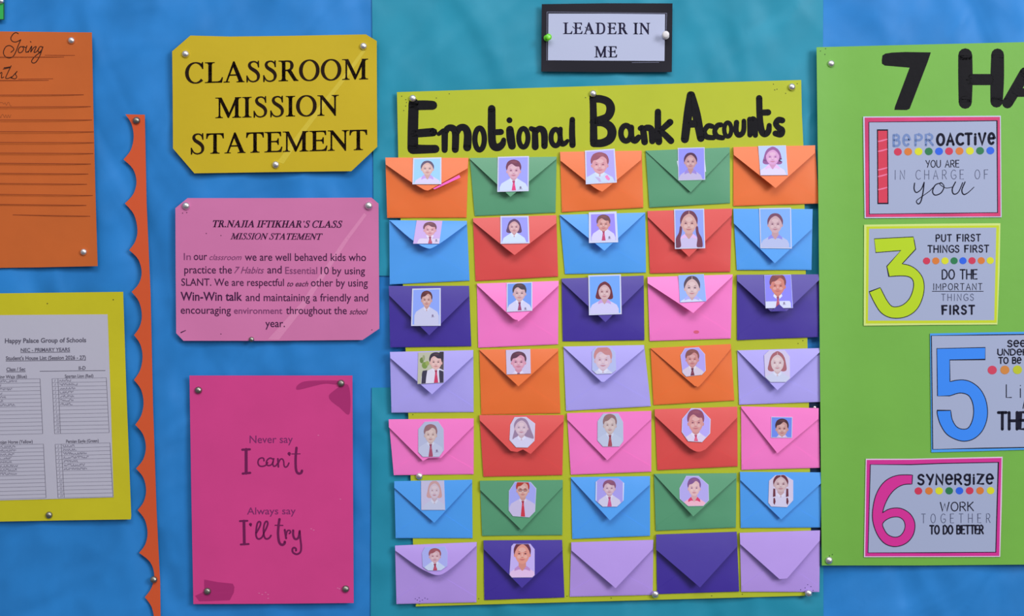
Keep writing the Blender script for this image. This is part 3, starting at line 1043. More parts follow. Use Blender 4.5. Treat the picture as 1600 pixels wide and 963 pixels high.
# colour, TL, TR, BR, BL, flap start, tip points, flap end, lift in mm
ENV = [
    [('orange', (602.2, 246.3), (731.9, 246.8), (728.8, 340.2), (605, 340.6), (602.6, 257), [(634, 279), (655, 292), (666.7, 297.6), (678, 293)], (730.7, 263), 9),
     ('green', (734, 247), (869.7, 245), (868, 332.3), (741.9, 337.5), (734.3, 248.7), [(797.6, 307.7)], (869.2, 248.7), 7),
     ('orange', (875, 237.4), (1002.6, 235.5), (1005.2, 324.4), (878, 331.6), (875.7, 251), [(920, 286.5), (930, 294), (939, 298.4), (947, 295)], (1001.6, 249.9), 8),
     ('green', (1008.8, 235.5), (1140.2, 230.3), (1140.7, 317.5), (1014.8, 324.4), (1009.3, 236.7), [(1079.3, 300.5)], (1139.7, 238), 3),
     ('orange', (1145.9, 230), (1273.7, 227.2), (1279.2, 318), (1145.9, 322), (1146.6, 242.2), [(1211.9, 294)], (1273.3, 239), 10)],
    [('blue', (608.1, 344.2), (729.5, 345.4), (733.6, 438.6), (608.9, 444.6), (609.8, 345.4), [(640, 372), (664.8, 387.2), (682, 384)], (729.3, 350.2), 10),
     ('red', (739, 341.1), (869.2, 336.3), (872.1, 432.1), (743.1, 439.3), (739.5, 346.6), [(790, 388), (804, 398.7)], (869, 349), 10),
     ('blue', (874.5, 335.9), (1008.1, 332.3), (1009.3, 425.9), (882.9, 428.3), (875, 336.4), [(944.3, 392)], (1007.6, 333.5), 9),
     ('red', (1011.7, 329.9), (1143.8, 325.8), (1141.1, 424.7), (1015.7, 427.4), (1012.1, 339.4), [(1076.6, 401.6)], (1143.5, 336.3), 6),
     ('blue', (1145.9, 326.3), (1269.7, 326.8), (1268, 421.9), (1151.4, 421.9), (1146.6, 349), [(1210.7, 411.6)], (1269, 357.4), 6)],
    [('purple', (607.4, 447), (732.8, 446.8), (736.4, 541.1), (609.8, 543), (608.1, 461.8), [(670.7, 524.2)], (732.8, 463), 8),
     ('pink', (745, 443.4), (872.8, 439.1), (872.1, 538.2), (747.4, 543.5), (746, 446.3), [(795, 492), (803, 498.6), (808.5, 500), (816, 498)], (872.6, 446.3), 10),
     ('purple', (877.6, 435.5), (1005.7, 430.8), (1006.9, 531.6), (879.3, 533.5), (878, 440.3), [(946, 503.6)], (1005.7, 445), 9),
     ('pink', (1011.7, 433.1), (1144.7, 429.1), (1141.9, 529.2), (1015.3, 533), (1012.1, 442.7), [(1083.3, 489.3)], (1144.3, 432), 11),
     ('purple', (1151.4, 429.6), (1279.7, 428.8), (1278.5, 526.8), (1151.9, 531.6), (1151.9, 439), [(1204.4, 486.9), (1229.2, 486.2)], (1279.7, 438), 10)],
    [('lilac', (609.3, 550.2), (739.5, 547.3), (740, 644.1), (611.7, 645), (610, 559.8), [(675, 616.4)], (739, 557.4), 9),
     ('orange', (749.1, 546.6), (872.1, 544.9), (875.7, 645.8), (752, 648.1), (749.8, 547.8), [(810, 604)], (871.6, 549), 7),
     ('lilac', (880.5, 541.8), (1006.4, 539.4), (1016.9, 635), (884.5, 642.2), (881, 543), [(939.5, 596.6), (944, 597)], (1006, 545.4), 8),
     ('orange', (1016.4, 544.2), (1141.9, 537.8), (1147.4, 625.9), (1021.2, 633.1), (1017.6, 545.4), [(1078, 597), (1087.4, 603.5), (1097, 599)], (1141.9, 545.4), 4),
     ('lilac', (1152.1, 547.8), (1281.1, 544.2), (1281.6, 628.3), (1155, 632.6), (1152.6, 548), [(1214.7, 610)], (1281.1, 550.2), 8)],
    [('pink', (607.4, 655.6), (740.2, 654.1), (740, 741.3), (615.3, 742.8), (607.7, 668), [(660.7, 720.6), (669, 716.2), (680, 715.9), (689.4, 715.6)], (740, 665.6), 5),
     ('red', (749, 648.9), (881, 648.9), (878.6, 742.5), (755.5, 745.2), (749.8, 657.3), [(798, 705), (808, 706.6), (817.2, 702.6), (829.1, 709.8)], (880.5, 658.4), 8),
     ('pink', (886, 646), (1017.6, 642.4), (1017.6, 737.3), (892, 742), (886.4, 656), [(948.8, 719.4)], (1017.6, 654.9), 4),
     ('red', (1022.9, 639.8), (1151.9, 635.7), (1152.6, 728.9), (1027.2, 734.9), (1023.1, 650), [(1068, 692), (1080, 702), (1090.5, 706.2), (1100, 703.5), (1108, 697)], (1151.9, 652.5), 9),
     ('pink', (1157.9, 635.3), (1279.2, 638.1), (1280.9, 731.3), (1158.6, 734.4), (1158.6, 638.1), [(1214.7, 708.6)], (1278.7, 654.9), 4)],
    [('blue', (616, 752.3), (737.6, 749.9), (738.3, 841.2), (618.2, 841.2), (616, 762.4), [(678.6, 817.3)], (737.6, 754), 5),
     ('green', (749.8, 751.6), (879.3, 750.4), (878.6, 836.4), (753.4, 837.6), (750.3, 766), [(814.8, 828.5)], (878.8, 761.2), 4),
     ('blue', (892, 746.1), (1015.7, 744.4), (1015.7, 837.6), (894.3, 842.4), (892.4, 748), [(953.1, 813.7)], (1015.3, 757.6), 8),
     ('green', (1021.9, 740.9), (1150.9, 739.7), (1149.7, 824.5), (1024.8, 829.7), (1022, 741.3), [(1083.3, 807.3)], (1150.7, 746.8), 6),
     ('blue', (1156.2, 737.8), (1284.5, 738.5), (1281.6, 824.5), (1157.4, 825.2), (1156.7, 750.4), [(1220.7, 812)], (1284.5, 754), 4)],
    [('lilac', (617.3, 853), (744.9, 847.5), (744.4, 941.6), (619.5, 944.2), (617.5, 860.6), [(650, 884), (668, 894), (681.4, 898.9), (694, 896), (715, 880)], (744.4, 853), 8),
     ('purple', (755.4, 844.9), (878.3, 844.2), (882, 933.9), (756.9, 937.9), (755.8, 858.4), [(815.5, 919)], (878.3, 860.6), 8),
     ('lilac', (892.5, 847.9), (1020.9, 844.1), (1019.8, 930), (890.3, 932.8), (893, 860.6), [(961.9, 919.5)], (1019.8, 858.3), 8),
     ('purple', (1025.3, 835.8), (1151.1, 831.4), (1155, 924.6), (1026.8, 928.7), (1025.3, 859.4), [(1093.8, 918.4)], (1152.2, 853.9), 9),
     ('lilac', (1155.9, 833.1), (1281.3, 829.2), (1280.2, 925.4), (1158.3, 925), (1156.6, 850.6), [(1217.8, 905.3), (1229.9, 904.2)], (1280.8, 845.2), 7)],
]
ROW = ['top row', 'second row', 'third row', 'fourth row', 'fifth row', 'sixth row', 'bottom row']
COLN = ['first', 'second', 'third', 'fourth', 'fifth']
FLAP = {}


def envelope(ri, ci):
    cname, TL, TR, BR, BL, fl, tips, fr, lift = ENV[ri][ci]
    m = EMAT['mauve' if cname == 'lilac' and ri == 6 else cname]
    what = PH[ri][ci]['desc'] if PH[ri][ci] else 'no photo'
    r = empty('envelope', centre([TL, TR, BR, BL], EB), '%s envelope, %s, %s column, %s' % (cname, ROW[ri], COLN[ci], 'without any photo' if what == 'no photo' else 'under photo of ' + ' '.join(what.split()[:5]).rstrip(',')), 'envelope', 'coloured paper envelopes on the yellow banner')
    d0 = EB + 0.0022 + 0.0003 * ci / 4
    cx, cy = (TL[0] + BR[0]) / 2, (TL[1] + BR[1]) / 2
    hw, hh = (TR[0] - TL[0]) / 2, (BL[1] - TL[1]) / 2

    def db(x, y):
        u, v = min(1, abs(x - cx) / hw), min(1, abs(y - cy) / hh)
        return d0 - 0.0009 + 0.0011 * (1 - u ** 4) * (1 - v ** 4) + 0.0006 * noise.noise(Vector((x * .03, y * .03, ri * 7.0)))
    sheet('pocket', [TL, TR, BR, BL], db, m, r, 0.0012, 11)
    ym = TL[1] + (BL[1] - TL[1]) * 0.52
    seam = [(BL[0] + 1.5, BL[1] - 9), (BL[0] + 2, BL[1] - 1.2), (BR[0] - 2, BR[1] - 1.2), (BR[0] - 1.5, BR[1] - 9), (cx + 9, ym), (cx - 9, ym)]
    sheet('pocket_panel', seam, lambda x, y: db(x, y) + 0.0003, m, r, 0.0003, 11)
    tipy = max(t[1] for t in tips)
    hy = lambda x: TL[1] + (TR[1] - TL[1]) * (x - TL[0]) / (TR[0] - TL[0])

    def df(x, y):
        t = max(0.0, min(1.15, (y - hy(x)) / (tipy - hy(cx))))
        return d0 + 0.0006 + lift * 0.00125 * (0.7 * t + 0.3 * (1 - math.exp(-2.2 * t)) / (1 - math.exp(-2.2))) + 0.00012 * noise.noise(Vector((x * .04, y * .04, ci * 3.0)))
    FLAP[(ri, ci)] = df
    pts = [TL, fl]
    body = [fl] + tips + [fr]
    if len(tips) > 2 and ri in (0, 1, 2, 3, 4, 6) and (ri, ci) not in ((4, 0), (4, 1)):
        body = [fl] + catmull([fl] + tips + [fr], 4)[2:-2] + [fr]
    pts = [TL] + body + [TR]
    sheet('flap', pts, df, m, r, 0.0004, 7)
    if (ri, ci) == (2, 4):
        sheet('folded_tip', [(1204.6, 486.9), (1217.6, 475.6), (1229.0, 486.2)], lambda x, y: df(x, y) + 0.0016 + (486.5 - y) * 0.00012, m, r, 0.0004)
    if (ri, ci) in ((6, 0), (6, 4), (2, 3)):
        kk = ink(r, db, 0.0004)
        sm = mat((60, 45, 110)) if ri == 6 else mat((226, 96, 130))
        if (ri, ci) == (6, 0):
            q = [(649, 936), (652, 938), (656, 940), (660, 938), (655, 934.5), (664, 935), (668, 936.5), (655.5, 944)]
        elif (ri, ci) == (6, 4):
            q = [(1262, 914), (1267, 917), (1258, 919), (1270.5, 923), (1251, 922)]
        else:
            q = []
            kk.disc(1088, 519, 4.5, 2.6, sm)
        for a, b in q:
            kk.disc(a, b, 0.8, 0.7, sm, n=8)
        kk.build('stain', r, 'small dark specks' if ri == 6 else 'small reddish stain')


# ------------------------------------------------------------------ portraits glued on the flaps
def ph(desc, o, out, bg, face, skin, hs, hair, shirt, ys, hw, collar=None, tie=None, border=0, extra=None, s=12.836):
    return dict(desc=desc, o=o, out=out, bg=bg, face=face, skin=skin, hs=hs, hair=hair, shirt=shirt, ys=ys, hw=hw, collar=collar, tie=tie, border=border, extra=extra, s=s)


PH = [
    [ph('smiling girl with tied hair on pale blue', (630, 235), [(200, 155), (768, 140), (765, 680), (185, 682)], (150, 205, 250), (485, 372, 112, 125), (214, 172, 166), 'tied', (82, 66, 104), (214, 204, 248), 545, 275, (190, 156, 236), None, 25),
     ph('boy with side fringe and crimson tie', (740, 235), [(465, 125), (1065, 110), (1060, 785), (455, 800)], (158, 162, 250), (770, 395, 122, 150), (216, 166, 190), 'boy', (114, 48, 84), (206, 220, 250), 585, 275, None, (226, 54, 126), 22, 'badge', 12.308),
     ph('boy in white shirt, large in frame', (890, 225), [(308, 135), (905, 95), (948, 775), (325, 810)], (174, 164, 252), (605, 420, 152, 175), (216, 152, 166), 'boy', (148, 72, 98), (196, 214, 248), 610, 300, None, None, 26, 'ribbon'),
     ph('girl with hair combed back, lilac collar', (1020, 222), [(500, 120), (1040, 105), (1052, 758), (512, 772)], (150, 150, 250), (757, 400, 112, 142), (200, 154, 162), 'tied', (84, 44, 84), (196, 186, 230), 605, 240, (158, 138, 224), None, 16),
     ph('girl with wavy bobbed purple-brown hair', (1150, 220), [(445, 105), (1000, 92), (1040, 690), (490, 695)], (176, 196, 250), (735, 330, 132, 150), (212, 152, 206), 'bob', (142, 74, 148), (216, 206, 250), 530, 275, (226, 182, 246), None, 8)],
    [ph('boy with dark fringe on mauve', (620, 330), [(400, 185), (915, 195), (850, 655), (328, 655)], (200, 168, 232), (665, 380, 112, 112), (212, 152, 166), 'boy', (104, 44, 74), (216, 202, 236), 515, 265, None, (178, 58, 98), 0, 'badge'),
     ph('girl with short bob in round neck top', (750, 325), [(410, 165), (975, 160), (995, 710), (412, 722)], (150, 150, 254), (685, 388, 105, 120), (206, 156, 164), 'bob', (84, 40, 94), (202, 220, 250), 545, 245, None, None, 26),
     ph('boy in white shirt and crimson tie on violet', (890, 325), [(385, 90), (940, 70), (975, 690), (388, 705)], (150, 134, 250), (680, 330, 116, 135), (204, 142, 140), 'boy', (108, 58, 68), (210, 206, 244), 460, 245, None, (190, 48, 108), 44, 'badge'),
     ph('smiling girl with two long plaits', (1025, 322), [(362, 65), (965, 52), (988, 848), (380, 862)], (146, 166, 254), (660, 355, 148, 200), (212, 166, 164), 'plaits', (112, 54, 82), (202, 192, 236), 620, 285, (226, 186, 240), None, 22),
     ph('child with cropped hair and violet collar', (1155, 320), [(400, 70), (1040, 60), (1055, 880), (425, 873)], (126, 176, 254), (722, 395, 132, 170), (204, 168, 180), 'tied', (118, 68, 98), (182, 192, 236), 655, 285, (140, 140, 236), None, 20)],
    [ph('boy in plain white shirt, standing', (610, 445), [(437, 80), (1010, 68), (1010, 825), (415, 828)], (140, 166, 250), (727, 310, 96, 130), (208, 162, 158), 'boy', (92, 40, 48), (200, 202, 236), 490, 250, None, None, 26, 'badge'),
     ph('boy with cropped black hair and maroon tie', (757, 430), [(445, 160), (960, 135), (960, 715), (445, 740)], (108, 150, 240), (702, 370, 116, 142), (206, 166, 176), 'boy', (56, 34, 56), (206, 206, 242), 545, 245, None, (150, 38, 108), 20, 'badge'),
     ph('girl with reddish shoulder length hair', (890, 425), [(375, 70), (1028, 50), (1045, 848), (388, 870)], (110, 166, 254), (700, 405, 118, 150), (208, 172, 180), 'bob', (108, 32, 50), (206, 202, 246), 605, 290, (196, 156, 226), None, 26),
     ph('girl with centre parting on sky blue', (1025, 425), [(450, 70), (960, 45), (1010, 590), (480, 615)], (140, 172, 250), (722, 325, 138, 185), (204, 172, 178), 'parted', (68, 40, 68), (202, 212, 246), 530, 260, (166, 166, 240), None, 0),
     ph('boy in red tie, photo tucked under folded tip', (1160, 422), [(440, 105), (975, 92), (1015, 762), (465, 770)], (130, 126, 254), (710, 325, 138, 170), (204, 122, 112), 'boy', (120, 48, 58), (206, 212, 246), 535, 265, None, (174, 68, 100), 6, 'badge')],
    [ph('boy in dark waistcoat before green leaves', (620, 540), [(430, 140), (945, 120), (940, 745), (415, 775)], (186, 186, 168), (785, 340, 112, 140), (222, 178, 176), 'boy', (44, 34, 56), (216, 212, 236), 500, 300, None, (200, 48, 98), 0, 'waistcoat'),
     ph('boy with swept brown fringe on white', (755, 538), [(455, 118), (945, 100), (955, 590), (470, 608)], (204, 194, 232), (708, 365, 132, 150), (216, 152, 180), 'boy', (90, 48, 74), (216, 204, 240), 580, 220, None, (128, 48, 128), 0, 'bow'),
     ph('pale faded child with light brown hair', (890, 535), [(520, 105), (820, 95), (920, 200), (935, 560), (840, 630), (540, 640), (450, 560), (450, 190)], (176, 186, 236), (670, 360, 152, 190), (208, 184, 206), 'boy', (196, 132, 138), (202, 206, 236), 575, 260, None, None, 0),
     ph('smiling boy with brown hair, clipped corners', (1028, 535), [(540, 120), (820, 100), (945, 240), (960, 570), (880, 655), (565, 690), (490, 610), (452, 260)], (180, 166, 246), (690, 345, 116, 142), (208, 144, 146), 'boy', (138, 82, 82), (216, 202, 226), 520, 250, None, (118, 48, 72), 8),
     ph('girl with auburn hair worn loose', (1160, 535), [(540, 160), (850, 160), (950, 290), (955, 730), (870, 800), (560, 800), (455, 700), (435, 260)], (204, 196, 232), (702, 420, 128, 170), (208, 188, 196), 'bob', (162, 92, 106), (196, 202, 232), 640, 270, None, None, 0)],
    [ph('faded boy in striped tie on grey-blue', (620, 650), [(560, 120), (830, 110), (940, 270), (945, 690), (850, 825), (520, 825), (430, 730), (430, 270)], (182, 188, 222), (678, 385, 112, 150), (208, 184, 182), 'boy', (148, 108, 116), (192, 198, 228), 570, 260, None, (168, 76, 106), 0, 'badge'),
     ph('faded girl with long hair, eight sided print', (760, 640), [(565, 155), (800, 150), (978, 285), (965, 630), (825, 768), (595, 762), (463, 615), (480, 310)], (206, 198, 228), (702, 370, 124, 150), (208, 182, 202), 'long', (152, 126, 160), (208, 204, 238), 580, 260, None, None, 10),
     ph('wide-eyed boy with thin maroon tie', (900, 635), [(545, 150), (850, 145), (945, 320), (950, 700), (870, 810), (540, 812), (430, 690), (432, 300)], (186, 196, 228), (680, 385, 116, 158), (206, 188, 190), 'boy', (148, 112, 116), (192, 202, 232), 580, 260, None, (164, 78, 92), 0),
     ph('boy with glossy hair, eight sided print', (1030, 630), [(640, 105), (830, 108), (1032, 325), (1022, 610), (860, 785), (580, 768), (450, 580), (460, 320)], (180, 166, 246), (733, 400, 142, 190), (212, 148, 150), 'boy', (138, 68, 98), (216, 204, 236), 640, 260, None, (220, 86, 126), 12),
     ph('small square print of dark haired boy', (1165, 630), [(515, 275), (940, 282), (932, 700), (510, 698)], (110, 140, 240), (730, 520, 112, 142), (202, 152, 150), 'boy', (72, 34, 46), (204, 184, 232), 675, 190, None, None, 12)],
    [ph('very faded girl with ginger hair', (620, 740), [(485, 150), (950, 145), (970, 735), (490, 735)], (196, 192, 226), (755, 350, 104, 150), (206, 188, 206), 'bob', (202, 158, 162), (192, 198, 228), 570, 230, None, None, 0),
     ph('boy in spectacles with long red tie', (760, 745), [(570, 105), (890, 110), (1002, 240), (978, 700), (860, 820), (530, 795), (445, 680), (450, 290)], (166, 170, 246), (730, 275, 112, 150), (216, 166, 158), 'boy', (182, 58, 46), (202, 192, 232), 490, 275, None, (206, 54, 76), 8, 'glasses'),
     ph('boy in pink tie on mauve, white sides', (900, 735), [(480, 170), (850, 165), (968, 260), (955, 610), (820, 735), (535, 735), (390, 610), (395, 235)], (166, 156, 236), (670, 370, 108, 120), (206, 176, 194), 'boy', (134, 78, 116), (206, 202, 232), 540, 240, None, (200, 86, 146), 0, 'sides'),
     ph('boy in red lit shirt looking aside', (1030, 733), [(540, 140), (790, 140), (990, 320), (998, 630), (885, 745), (580, 750), (410, 600), (405, 390)], (180, 170, 240), (702, 390, 112, 150), (226, 184, 190), 'boy', (128, 84, 148), (240, 182, 206), 620, 260, (220, 58, 108), None, 8),
     ph('girl with two short plaits on pale pink', (1165, 733), [(590, 130), (770, 115), (955, 230), (955, 630), (830, 770), (510, 755), (455, 680), (470, 240)], (212, 202, 232), (705, 310, 128, 150), (206, 178, 186), 'plaits', (108, 44, 62), (212, 206, 236), 530, 260, None, None, 0)],
    [ph('small boy with red tie, unbordered lilac print', (625, 840), [(500, 195), (900, 180), (955, 300), (950, 575), (820, 665), (560, 668), (455, 590), (440, 310)], (166, 172, 238), (700, 385, 104, 115), (206, 166, 180), 'boy', (154, 78, 92), (192, 206, 236), 530, 230, None, (178, 58, 88), 0),
     ph('girl with side parted hair, close-up', (760, 840), [(545, 130), (880, 130), (968, 240), (968, 760), (920, 805), (510, 808), (462, 750), (500, 180)], (196, 178, 246), (720, 335, 145, 195), (226, 152, 140), 'tied', (104, 44, 66), (226, 192, 236), 630, 270, (190, 140, 206), None, 0),
     None, None, None],
]


def clip(poly, conv):
    """the part of poly inside the convex polygon conv"""
    ar = sum(conv[i][0] * conv[(i + 1) % len(conv)][1] - conv[(i + 1) % len(conv)][0] * conv[i][1] for i in range(len(conv)))
    sg = 1 if ar > 0 else -1
    out = list(poly)
    for i in range(len(conv)):
        a, b = conv[i], conv[(i + 1) % len(conv)]
        side = lambda p: sg * ((b[0] - a[0]) * (p[1] - a[1]) - (b[1] - a[1]) * (p[0] - a[0]))
        src, out = out, []
        for j in range(len(src)):
            p, q = src[j], src[(j + 1) % len(src)]
            sp_, sq = side(p), side(q)
            if sp_ >= 0:
                out.append(p)
            if (sp_ >= 0) != (sq >= 0):
                t = sp_ / (sp_ - sq)
                out.append((p[0] + (q[0] - p[0]) * t, p[1] + (q[1] - p[1]) * t))
        if len(out) < 3:
            return []
    return out


def mixc(a, b, t):
    return tuple(round(x + (y - x) * t) for x, y in zip(a, b))


def portrait(ri, ci):
    s = PH[ri][ci]
    zf = zoom(s['o'][0], s['o'][1], s['s'])
    out = zf(s['out'])
    df = FLAP[(ri, ci)]
    xm = sum(p[0] for p in out) / len(out)
    ya, yb_ = min(p[1] for p in out), max(p[1] for p in out)
    da, db_ = df(xm, ya), df(xm, yb_)
    gap = max(df(xm, ya + (yb_ - ya) * i / 10) - (da + (db_ - da) * i / 10) for i in range(11))
    dph = lambda x, y: da + (db_ - da) * (y - ya) / (yb_ - ya) + gap + 0.0006
    r = empty('photograph', centre(out, EB), 'passport photo of %s, %s, %s column' % (s['desc'], ROW[ri], COLN[ci]), 'photograph', 'pupil portraits glued on the envelopes')
    white = (206, 210, 240) if s['border'] else mixc(s['bg'], (214, 214, 240), 0.5)
    ms = lambda c: mat(c, 0.4, 0.4)
    sheet('print_paper', out, dph, ms(white), r, 0.0003)
    k = ink(r, dph, 0.00008)
    lay = [0]
    cxo = sum(p[0] for p in s['out']) / len(s['out'])
    cyo = sum(p[1] for p in s['out']) / len(s['out'])
    b = s['border']
    if b:
        hwz = (max(p[0] for p in s['out']) - min(p[0] for p in s['out'])) / 2
        hhz = (max(p[1] for p in s['out']) - min(p[1] for p in s['out'])) / 2
        inner = [(cxo + (x - cxo) * (1 - b / hwz), cyo + (y - cyo) * (1 - b / hhz)) for x, y in s['out']]
    else:
        inner = [(cxo + (x - cxo) * 0.985, cyo + (y - cyo) * 0.985) for x, y in s['out']]

    def draw(pts, c):
        q = clip(pts, inner)
        if len(q) >= 3:
            lay[0] += 1
            k.poly(zf(q), ms(c), lay[0] * 0.000012)

    def ell(cx, cy, rx, ry, c, n=20):
        draw([(cx + rx * math.cos(6.28319 * i / n), cy + ry * math.sin(6.28319 * i / n)) for i in range(n)], c)

    fx, fy, rx, ry = s['face']
    sk, hc, bg = s['skin'], s['hair'], s['bg']
    dark = mixc(hc, sk, 0.45)
    yb = max(p[1] for p in s['out']) + 20
    draw(inner, bg)
    hs, ex = s['hs'], s['extra']
    if ex == 'waistcoat':
        for a, b_, q, w, c in ((500, 300, 40, 60, (104, 130, 60)), (560, 400, 60, 70, (118, 146, 66)), (540, 250, 26, 60, (150, 160, 120)), (900, 380, 60, 150, (84, 74, 80)), (610, 360, 40, 50, (150, 166, 90)), (900, 200, 60, 100, (44, 34, 56))):
            ell(a, b_, q, w, c, 9)
    if ex == 'sides':
        draw([(395, 200), (418, 200), (412, 650), (385, 650)], (206, 222, 252))
        draw([(942, 200), (975, 200), (960, 650), (938, 650)], (206, 222, 252))
    if hs == 'bob':
        draw(catmull([(fx - rx * 1.0, fy - ry * 0.8), (fx, fy - ry * 1.42), (fx + rx * 1.0, fy - ry * 0.85), (fx + rx * 1.38, fy + ry * 0.2), (fx + rx * 1.42, fy + ry * 0.8), (fx + rx * 0.9, fy + ry * 0.98), (fx, fy + ry * 0.8), (fx - rx * 0.9, fy + ry * 0.98), (fx - rx * 1.5, fy + ry * 0.75), (fx - rx * 1.36, fy + ry * 0.1)], 4, True), hc)
    if hs == 'long':
        draw(catmull([(fx - rx * 1.0, fy - ry * 0.7), (fx - rx * .1, fy - ry * 1.36), (fx + rx * 0.95, fy - ry * 0.85), (fx + rx * 1.6, fy + ry * 0.4), (fx + rx * 2.0, fy + ry * 1.4), (fx + rx * 1.2, fy + ry * 1.3), (fx, fy + ry), (fx - rx * 1.0, fy + ry * 1.3), (fx - rx * 1.45, fy + ry * 1.5), (fx - rx * 1.1, fy + ry * 0.2)], 4, True), hc)
    ys, hw = s['ys'], s['hw']
    # shoulders
    nk = rx * 0.55
    draw([(fx - hw, yb), (fx - hw * 0.98, ys + 130), (fx - hw * 0.85, ys + 55), (fx - hw * 0.55, ys + 5), (fx - nk, ys - 45), (fx + nk, ys - 45), (fx + hw * 0.55, ys + 5), (fx + hw * 0.85, ys + 55), (fx + hw * 0.98, ys + 130), (fx + hw, yb)], s['shirt'])
    if ex == 'waistcoat':
        draw([(490, yb), (505, 560), (520, 510), (612, 495), (590, 640), (575, yb)], (48, 42, 72))
        draw([(845, 490), (935, 520), (945, yb), (865, yb), (850, 620)], (48, 42, 72))
    # neck
    draw([(fx - nk * 0.9, fy + ry * 0.6), (fx + nk * 0.9, fy + ry * 0.6), (fx + nk * 0.95, ys - 20), (fx, ys + 45), (fx - nk * 0.95, ys - 20)], mixc(sk, (140, 80, 90), 0.16))
    if s['collar']:
        draw([(fx - nk * 1.05, ys - 60), (fx - nk * 1.9, ys - 5), (fx - nk * 2.0, ys + 45), (fx - nk * 0.9, ys + 15), (fx - nk * 0.3, ys + 20)], s['collar'])
        draw([(fx + nk * 1.05, ys - 60), (fx + nk * 1.9, ys - 5), (fx + nk * 2.0, ys + 45), (fx + nk * 0.9, ys + 15), (fx + nk * 0.3, ys + 20)], s['collar'])
    else:
        lc = mixc(s['shirt'], (240, 240, 255), 0.35)
        draw([(fx - nk * 1.0, ys - 55), (fx - nk * 1.2, ys - 10), (fx - nk * 0.5, ys + 40), (fx, ys + 12)], lc)
        draw([(fx + nk * 1.0, ys - 55), (fx + nk * 1.2, ys - 10), (fx + nk * 0.5, ys + 40), (fx, ys + 12)], lc)
    if s['tie']:
        ty = ys + 2
        draw([(fx - 30, ty), (fx + 30, ty - 4), (fx + 20, ty + 42), (fx - 14, ty + 42)], mixc(s['tie'], (60, 20, 60), 0.25))
        if ex == 'bow':
            pass
        else:
            draw([(fx - 14, ty + 42), (fx + 20, ty + 42), (fx + 46, yb - 45), (fx + 30, yb), (fx - 46, yb)], s['tie'])
            draw([(fx - 6, ty + 90), (fx + 20, ty + 66), (fx + 24, ty + 80), (fx - 8, ty + 108)], mixc(s['tie'], (240, 200, 220), 0.3))
    if ex == 'ribbon':
        draw([(705, 650), (755, 620), (815, 700), (790, 735), (745, 715)], (240, 130, 200))
        draw([(505, 655), (600, 680), (640, 760), (590, 755)], (190, 176, 226))
    if ex == 'badge':
        ell(fx + hw * 0.48, min(ys + 130, yb - 90), 20, 24, (130, 120, 160), 9)
        draw([(fx + hw * 0.36, min(ys + 158, yb - 62)), (fx + hw * 0.62, min(ys + 150, yb - 70)), (fx + hw * 0.62, min(ys + 160, yb - 60)), (fx + hw * 0.36, min(ys + 168, yb - 52))], (150, 140, 176))
    if hs in ('boy', 'tied', 'plaits', 'parted', 'long'):
        for sg in (-1, 1):
            ell(fx + sg * rx * 1.02, fy + ry * 0.12, rx * 0.16, ry * 0.2, mixc(sk, (170, 90, 90), 0.15), 10)
    # face: a rounded oval narrowing to the chin
    draw(catmull([(fx - rx, fy - ry * 0.2), (fx - rx * 0.8, fy - ry * 0.85), (fx, fy - ry * 1.12), (fx + rx * 0.8, fy - ry * 0.85), (fx + rx, fy - ry * 0.2), (fx + rx * 0.9, fy + ry * 0.42), (fx + rx * 0.5, fy + ry * 0.88), (fx, fy + ry * 1.02), (fx - rx * 0.5, fy + ry * 0.88), (fx - rx * 0.9, fy + ry * 0.42)], 4, True), sk)
    # lit forehead, cheek and nose of the print
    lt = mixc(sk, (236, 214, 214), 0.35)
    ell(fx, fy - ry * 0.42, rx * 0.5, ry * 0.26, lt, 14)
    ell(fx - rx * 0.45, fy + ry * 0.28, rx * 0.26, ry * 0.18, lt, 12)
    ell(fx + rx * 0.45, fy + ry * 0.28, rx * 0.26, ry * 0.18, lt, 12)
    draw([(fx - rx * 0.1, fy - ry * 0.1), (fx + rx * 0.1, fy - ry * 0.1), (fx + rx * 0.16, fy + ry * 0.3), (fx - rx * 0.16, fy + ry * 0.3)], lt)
    # hair
    if hs == 'boy':
        p = 0.2 if (ri + ci) % 2 else -0.2
        draw(catmull([(fx - rx * 1.12, fy - ry * 0.1), (fx - rx * 1.2, fy - ry * 0.6), (fx - rx * 0.85, fy - ry * 1.22), (fx, fy - ry * 1.46), (fx + rx * 0.85, fy - ry * 1.22), (fx + rx * 1.2, fy - ry * 0.6), (fx + rx * 1.1, fy - ry * 0.08),
                      (fx + rx * 0.95, fy - ry * 0.3), (fx + rx * 0.85, fy - ry * (0.62 - p * .4)), (fx + rx * 0.3, fy - ry * (0.78 - p)), (fx - rx * 0.3, fy - ry * (0.76 + p * .7)), (fx - rx * 0.82, fy - ry * (0.56 + p * .3)), (fx - rx * 0.96, fy - ry * 0.3)], 4, True), hc)
        draw(catmull([(fx - rx * 0.5, fy - ry * 1.15), (fx + rx * 0.2, fy - ry * 1.3), (fx + rx * 0.6, fy - ry * 1.05), (fx + rx * 0.1, fy - ry * 1.0)], 4, True), mixc(hc, (190, 110, 110), 0.22))
    elif hs in ('tied', 'parted', 'plaits', 'bob', 'long'):
        up = 1.32
        draw(catmull([(fx - rx * 1.12, fy + ry * 0.05), (fx - rx * 1.16, fy - ry * 0.55), (fx - rx * 0.7, fy - ry * 1.15), (fx, fy - ry * up), (fx + rx * 0.7, fy - ry * 1.15), (fx + rx * 1.16, fy - ry * 0.55), (fx + rx * 1.12, fy + ry * 0.05),
                      (fx + rx * 0.95, fy - ry * 0.3), (fx + rx * 0.62, fy - ry * 0.72), (fx + rx * 0.05, fy - ry * 1.0), (fx - rx * 0.6, fy - ry * 0.74), (fx - rx * 0.95, fy - ry * 0.3)], 4, True), hc)
